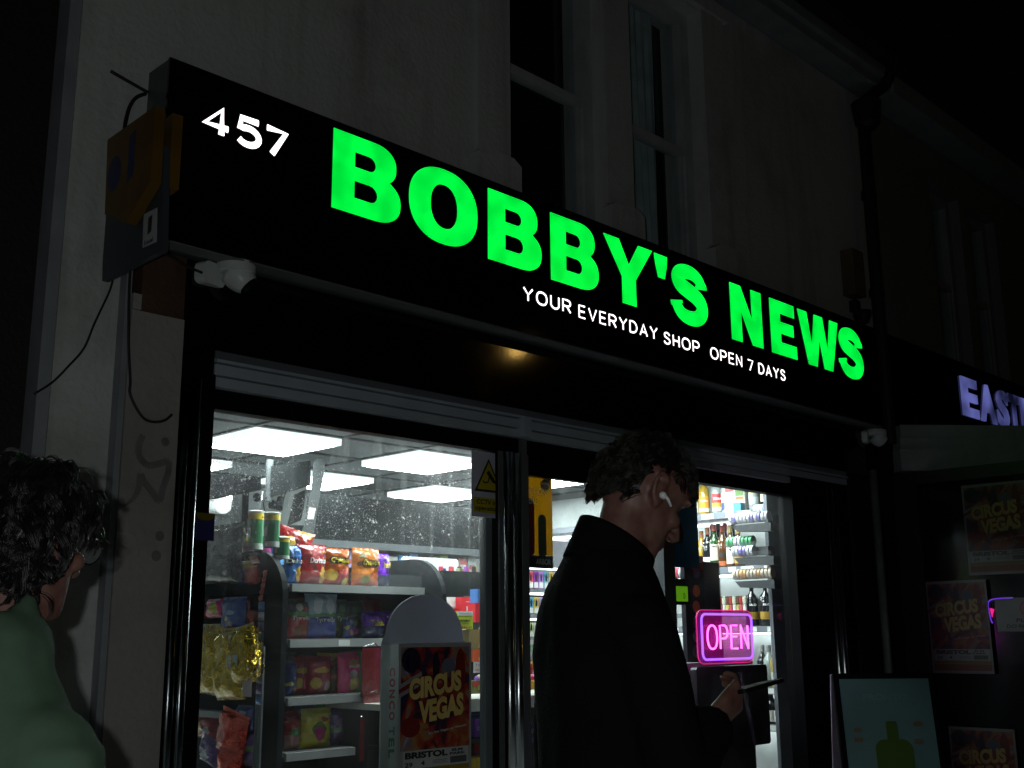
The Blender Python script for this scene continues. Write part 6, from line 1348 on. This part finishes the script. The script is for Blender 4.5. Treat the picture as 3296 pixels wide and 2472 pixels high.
tag(man, 'man in a long black coat looking down at a phone, white earbud in ear', 'person')
coatm = mat('black_wool', (.0055, .0055, .0062), .9, var=.2, bump=.3, bscale=180, spec=.1)
def fold(p):
    q = Vector((p.x * 7, p.y * 7, p.z * 3.2)); d = noise.noise(q) * .010 + noise.noise(q * 2.7) * .004
    n = Vector((p.x, p.y, 0)); n = n.normalized() if n.length > .01 else n; return p + n * d
b = B()
b.rings([ell((x, 0, z), rx, ry, 26, 2.3) for z, x, rx, ry in ((.72, .0, .145, .20), (.9, .0, .14, .19), (1.08, -.0, .135, .18), (1.25, -.005, .133, .18), (1.36, -.012, .128, .19), (1.445, -.014, .112, .18), (1.50, -.014, .098, .145), (1.54, -.008, .084, .105), (1.57, -.004, .076, .082))])
for s in (-1, 1):
    a_, e_, w3 = EL[s]; limb(b, [a_ + Vector((0, 0, -.005)), a_.lerp(e_, .5), e_, e_.lerp(w3, .5), e_.lerp(w3, .9)], [.068, .066, .060, .056, .050])
    ball(b, tuple(a_ + Vector((.0, -s * .03, .0))), .072, .085, .068)
coat = remesh(b, 'coat', coatm, .010, 4, fold); coat.parent = man
# collar: a raised band round the neck, higher at the back, with the two lapels falling open
b = B(); cr_ = []
for j in range(9):
    v = j / 8; row = []
    for i in range(37):
        a = R(-150 + 300 * i / 36) + math.pi; ca, sa = math.cos(a), math.sin(a); back = (1 - ca) / 2
        hgt = .035 + .045 * back; rx_, ry_ = .078 + .012 * (1 - v), .078 + .012 * (1 - v)
        row.append(Vector((-.002 + rx_ * ca + .026 * v, ry_ * sa, 1.535 + .028 * back + hgt * v - .03 * (1 - back))))
    cr_.append(row)
vs = [p for r_ in cr_ for p in r_]; nn_ = len(vs); fs = [(j * 37 + i, j * 37 + i + 1, (j + 1) * 37 + i + 1, (j + 1) * 37 + i) for j in range(8) for i in range(36)]
b.add(vs, fs); o = b.build('collar', coatm, man, smooth=True, local=True); md = o.modifiers.new('t', 'SOLIDIFY'); md.thickness = .009
clothes_low(man, .93, mat('dark_trousers', (.012, .012, .016), .9), mat('black_shoe', (.01, .01, .01), .4))
hm = hairmat('dark_brown_hair', (.010, .0065, .005), .5)
def mmask(n, r_):
    x, z = r_.x, r_.z
    if x > .045: return z > .078 - .0 * x
    if x > .0: return z > .052 + (x) * .3 and True
    if x > -.035: return z > .045 if abs(r_.y) > .055 else z > .0
    return z > -.055 + (x + .09) * .6
cap('hair', man, hm, TM, mmask, 1.06)
curls('hair', man, hm, TM, mmask, 560, .038, .0007, .7, .12, 3, lift=.38, per_lock=17, wide=.008, wave=.003, flow=lambda n: Vector((1.0 if n.x > .1 else -.5, n.y * .3, -.35)))
curls('hair', man, hm, TM, lambda n, r_: r_.x > .05 and r_.z > .085, 70, .050, .0008, .9, .5, 8, lift=.6, per_lock=13, wide=.006, wave=.005, flow=lambda n: Vector((1, 0, -.2)))
b = B(); ball(b, (.097, -.033, .046), .003, .018, .004, TM, 6); ball(b, (.097, .033, .046), .003, .018, .004, TM, 6); b.build('eyebrows', hm, man, smooth=True, local=True)
# earbud in the near ear
WM = Matrix.Translation(org) @ Matrix.Rotation(th, 4, 'Z')
eb = tag(bpy.data.objects.new('earbud', None), 'white wireless earbud in the man\'s ear', 'earbud'); COL.objects.link(eb); eb.location = org; eb.rotation_euler = (0, 0, th)
b = B(); ball(b, (.004, -.089, -.002), .009, .008, .008, TM, 8); b.build('bud', mat('earbud_white', (.8, .82, .82), .25, var=0), eb, smooth=True, local=True)
b = B(); b.tube([TM(Vector(q)) for q in ((.004, -.094, -.002), (.015, -.096, -.005), (.029, -.095, -.013))], [.0040, .0034, .0030], 10); b.build('stem', MATS['earbud_white'], eb, smooth=True, local=True)
# phone
ph = tag(bpy.data.objects.new('phone', None), 'dark phone held flat in the man\'s hand', 'phone'); COL.objects.link(ph); ph.location = org; ph.rotation_euler = (0, 0, th)
pc = EL[-1][2] + Vector((.125, .040, .052)); f1 = Vector((.90, .30, .12)).normalized(); f2 = Vector((.3, -.9, .15)); f2 = (f2 - f1 * f2.dot(f1)).normalized(); f3 = f1.cross(f2)
b = B(); b.poly(rrect(.142, .070, .010), tuple(pc), f1, f2, .008); b.build('casing', mat('phone_black', (.006, .006, .007), .5, var=0, spec=.1), ph, local=True)
b = B(); b.poly(rrect(.134, .064, .008), tuple(pc + f3 * .0006), f1, f2, .0005); b.build('screen', mat('phone_glass', (.006, .006, .008), .45, var=0, spec=.2), ph, local=True)

# ------------------------------------------------------------------ the person in the green hoodie
az2 = R(71); th2 = math.pi / 2 - az2; hc2 = atD(84, 1752, 1.9)
HL2 = Vector((.06, 0, hc2.z)); c, s = math.cos(th2), math.sin(th2); org2 = Vector((hc2.x - HL2.x * c, hc2.y - HL2.x * s, 0)); pit2 = R(10)
def TL(p):
    p = Vector(p); x = p.x * math.cos(pit2) + p.z * math.sin(pit2); z = -p.x * math.sin(pit2) + p.z * math.cos(pit2); return Vector((HL2.x + x, p.y, HL2.z + z))
b = B(); head(b, TL); hz = HL2.z
b.tube(smooth_pts([(-.03, 0, hz - .24), (-.01, 0, hz - .17), (.02, 0, hz - .10), (.04, 0, hz - .03)], 3), [.08, .07, .062, .058, .055, .054, .054, .054, .054, .054], 18)
S2 = hz - 1.63
b.rings([ell((x, 0, z + S2), rx, ry, 22) for z, x, rx, ry in ((.92, -.02, .10, .14), (1.05, -.02, .09, .13), (1.2, -.025, .095, .13), (1.30, -.03, .09, .13), (1.37, -.035, .07, .09), (1.44, -.03, .055, .06))])
for s_ in (-1, 1):
    a_, e_, w3 = Vector((-.035, s_ * .15, 1.31 + S2)), Vector((-.04, s_ * .23, 1.10 + S2)), Vector((.10, s_ * .20, .92 + S2)); limb(b, [a_, a_.lerp(e_, .5), e_, e_.lerp(w3, .5), w3], [.042, .042, .036, .034, .026])
    hand(b, w3, Vector((.5, -.2 * s_, -.7)), Vector((.2, -s_, 0)), .5, thumb_side=s_)
lowerbody(b, .92 + S2, stride=.02)
per = remesh(b, 'person', skin_m, .0048, 5); per.location = org2; per.rotation_euler = (0, 0, th2)
tag(per, 'person with dark curly hair, glasses and green hoodie, seen from behind', 'person')
hood = mat('green_fleece', (.095, .155, .105), .95, var=.12, vscale=14, bump=.12, bscale=420, spec=.1)
b = B()
b.rings([ell((x, 0, z + S2), rx, ry, 26, 2.3) for z, x, rx, ry in ((.88, -.02, .15, .21), (1.05, -.025, .15, .21), (1.22, -.03, .15, .215), (1.29, -.035, .14, .205), (1.355, -.04, .125, .190), (1.40, -.035, .11, .165), (1.45, -.03, .09, .125))])
for s_ in (-1, 1):
    a_, e_, w3 = Vector((-.035, s_ * .20, 1.31 + S2)), Vector((-.04, s_ * .24, 1.10 + S2)), Vector((.10, s_ * .21, .93 + S2)); limb(b, [a_, a_.lerp(e_, .5), e_, e_.lerp(w3, .5), e_.lerp(w3, .95)], [.078, .072, .064, .056, .046]); ball(b, tuple(a_ - Vector((0, s_ * .03, 0))), .08, .09, .07)
# hood lying bunched round the neck
for (dz, rr_, rad_, n0) in ((1.455, .100, .038, 0), (1.495, .094, .038, 3), (1.53, .080, .026, 5)):
    ring = []
    for i in range(25):
        a = R(-140 + 280 * i / 24) + math.pi; back = (1 - math.cos(a)) / 2
        ring.append(Vector((-.03 - .03 * back + rr_ * math.cos(a), (rr_ + .01) * math.sin(a), dz + S2 - .04 * back + .035 * (1 - back) - .03)) + Vector((0, 0, .008 * math.sin(i * .9 + n0))))
    b.tube(ring, [rad_ * (.75 + .5 * math.sin(math.pi * i / 24)) for i in range(25)], 12)
ball(b, (-.125, 0, 1.38 + S2), .055, .11, .085)
def fold2(p):
    q = Vector((p.x * 9, p.y * 9, p.z * 5)); d = noise.noise(q) * .010 + noise.noise(q * 2.6) * .004; n = Vector((p.x + .03, p.y, 0)); n = n.normalized() if n.length > .01 else n; return p + n * d
hd = remesh(b, 'hoodie', hood, .009, 14, fold2); hd.parent = per
clothes_low(per, .92 + S2, mat('blue_jeans', (.03, .045, .09), .9), mat('white_shoe', (.4, .4, .4), .5), stride=.02)
hb = hairmat('black_hair', (.009, .0075, .0085), .40)
def lmask(n, r_):
    if r_.x > .05: return r_.z > .085
    if r_.x > .01: return r_.z > .06
    if r_.x > -.02: return r_.z > .015
    return r_.z > -.09
cap('hair', per, hb, TL, lmask, 1.08)
curls('hair', per, hb, TL, lmask, 460, .075, .0009, .8, .10, 11, lift=.20, steps=13, per_lock=24, wide=.010, wave=.007, flow=lambda n: Vector((n.x * .2, n.y * .3, -1)))
curls('hair', per, hb, TL, lmask, 170, .080, .0007, 1.1, .12, 15, lift=.40, steps=13, per_lock=7, wide=.004, wave=.010, flow=lambda n: Vector((n.x * .4, n.y * .5, -1)))
curls('hair', per, hb, TL, lambda n, r_: r_.x < .02 and -.085 < r_.z < .0, 90, .050, .0009, 1.2, .10, 21, lift=.12, steps=12, per_lock=12, wide=.006, wave=.008, flow=lambda n: Vector((0, 0, -1)))
# glasses
gl_ = tag(bpy.data.objects.new('glasses', None), 'thin dark framed glasses worn by the person in green', 'glasses'); COL.objects.link(gl_); gl_.location = org2; gl_.rotation_euler = (0, 0, th2)
b = B()
for s_ in (-1, 1):
    ring = [TL(Vector((.112 - .004 * abs(math.cos(a)), s_ * (.036 + .027 * math.cos(a)), .012 + .022 * math.sin(a)))) for a in [2 * math.pi * k / 24 for k in range(25)]]
    b.tube(ring, .0016, 6, cap=False); b.tube([TL(Vector(q)) for q in ((.107, s_ * .063, .018), (.05, s_ * .080, .020), (-.01, s_ * .086, .018), (-.03, s_ * .084, .0))], .0017, 6)
b.tube([TL(Vector(q)) for q in ((.113, -.009, .018), (.117, 0, .021), (.113, .009, .018))], .0016, 6)
b.build('frame', mat('glasses_black', (.01, .01, .01), .2, var=0), gl_, local=True)
m, N, L, P = nt('lens'); N.remove(P); t_ = N.new('ShaderNodeBsdfTransparent'); g_ = N.new('ShaderNodeBsdfGlossy'); g_.inputs['Roughness'].default_value = .03; d_ = N.new('ShaderNodeBsdfDiffuse'); d_.inputs[0].default_value = (.4, .45, .45, 1)
x0_ = N.new('ShaderNodeMixShader'); x0_.inputs[0].default_value = .5; L.new(g_.outputs[0], x0_.inputs[1]); L.new(d_.outputs[0], x0_.inputs[2])
x_ = N.new('ShaderNodeMixShader'); x_.inputs[0].default_value = .25; L.new(t_.outputs[0], x_.inputs[1]); L.new(x0_.outputs[0], x_.inputs[2]); L.new(x_.outputs[0], N['Material Output'].inputs[0])
for s_ in (-1, 1):
    b = B(); b.rings([[TL(Vector((.111 + dx_ - .004 * abs(math.cos(a)), s_ * (.036 + .026 * math.cos(a)), .012 + .021 * math.sin(a)))) for a in [2 * math.pi * k / 24 for k in range(24)]] for dx_ in (0, .0015)]); b.build('lens', m, gl_, local=True)
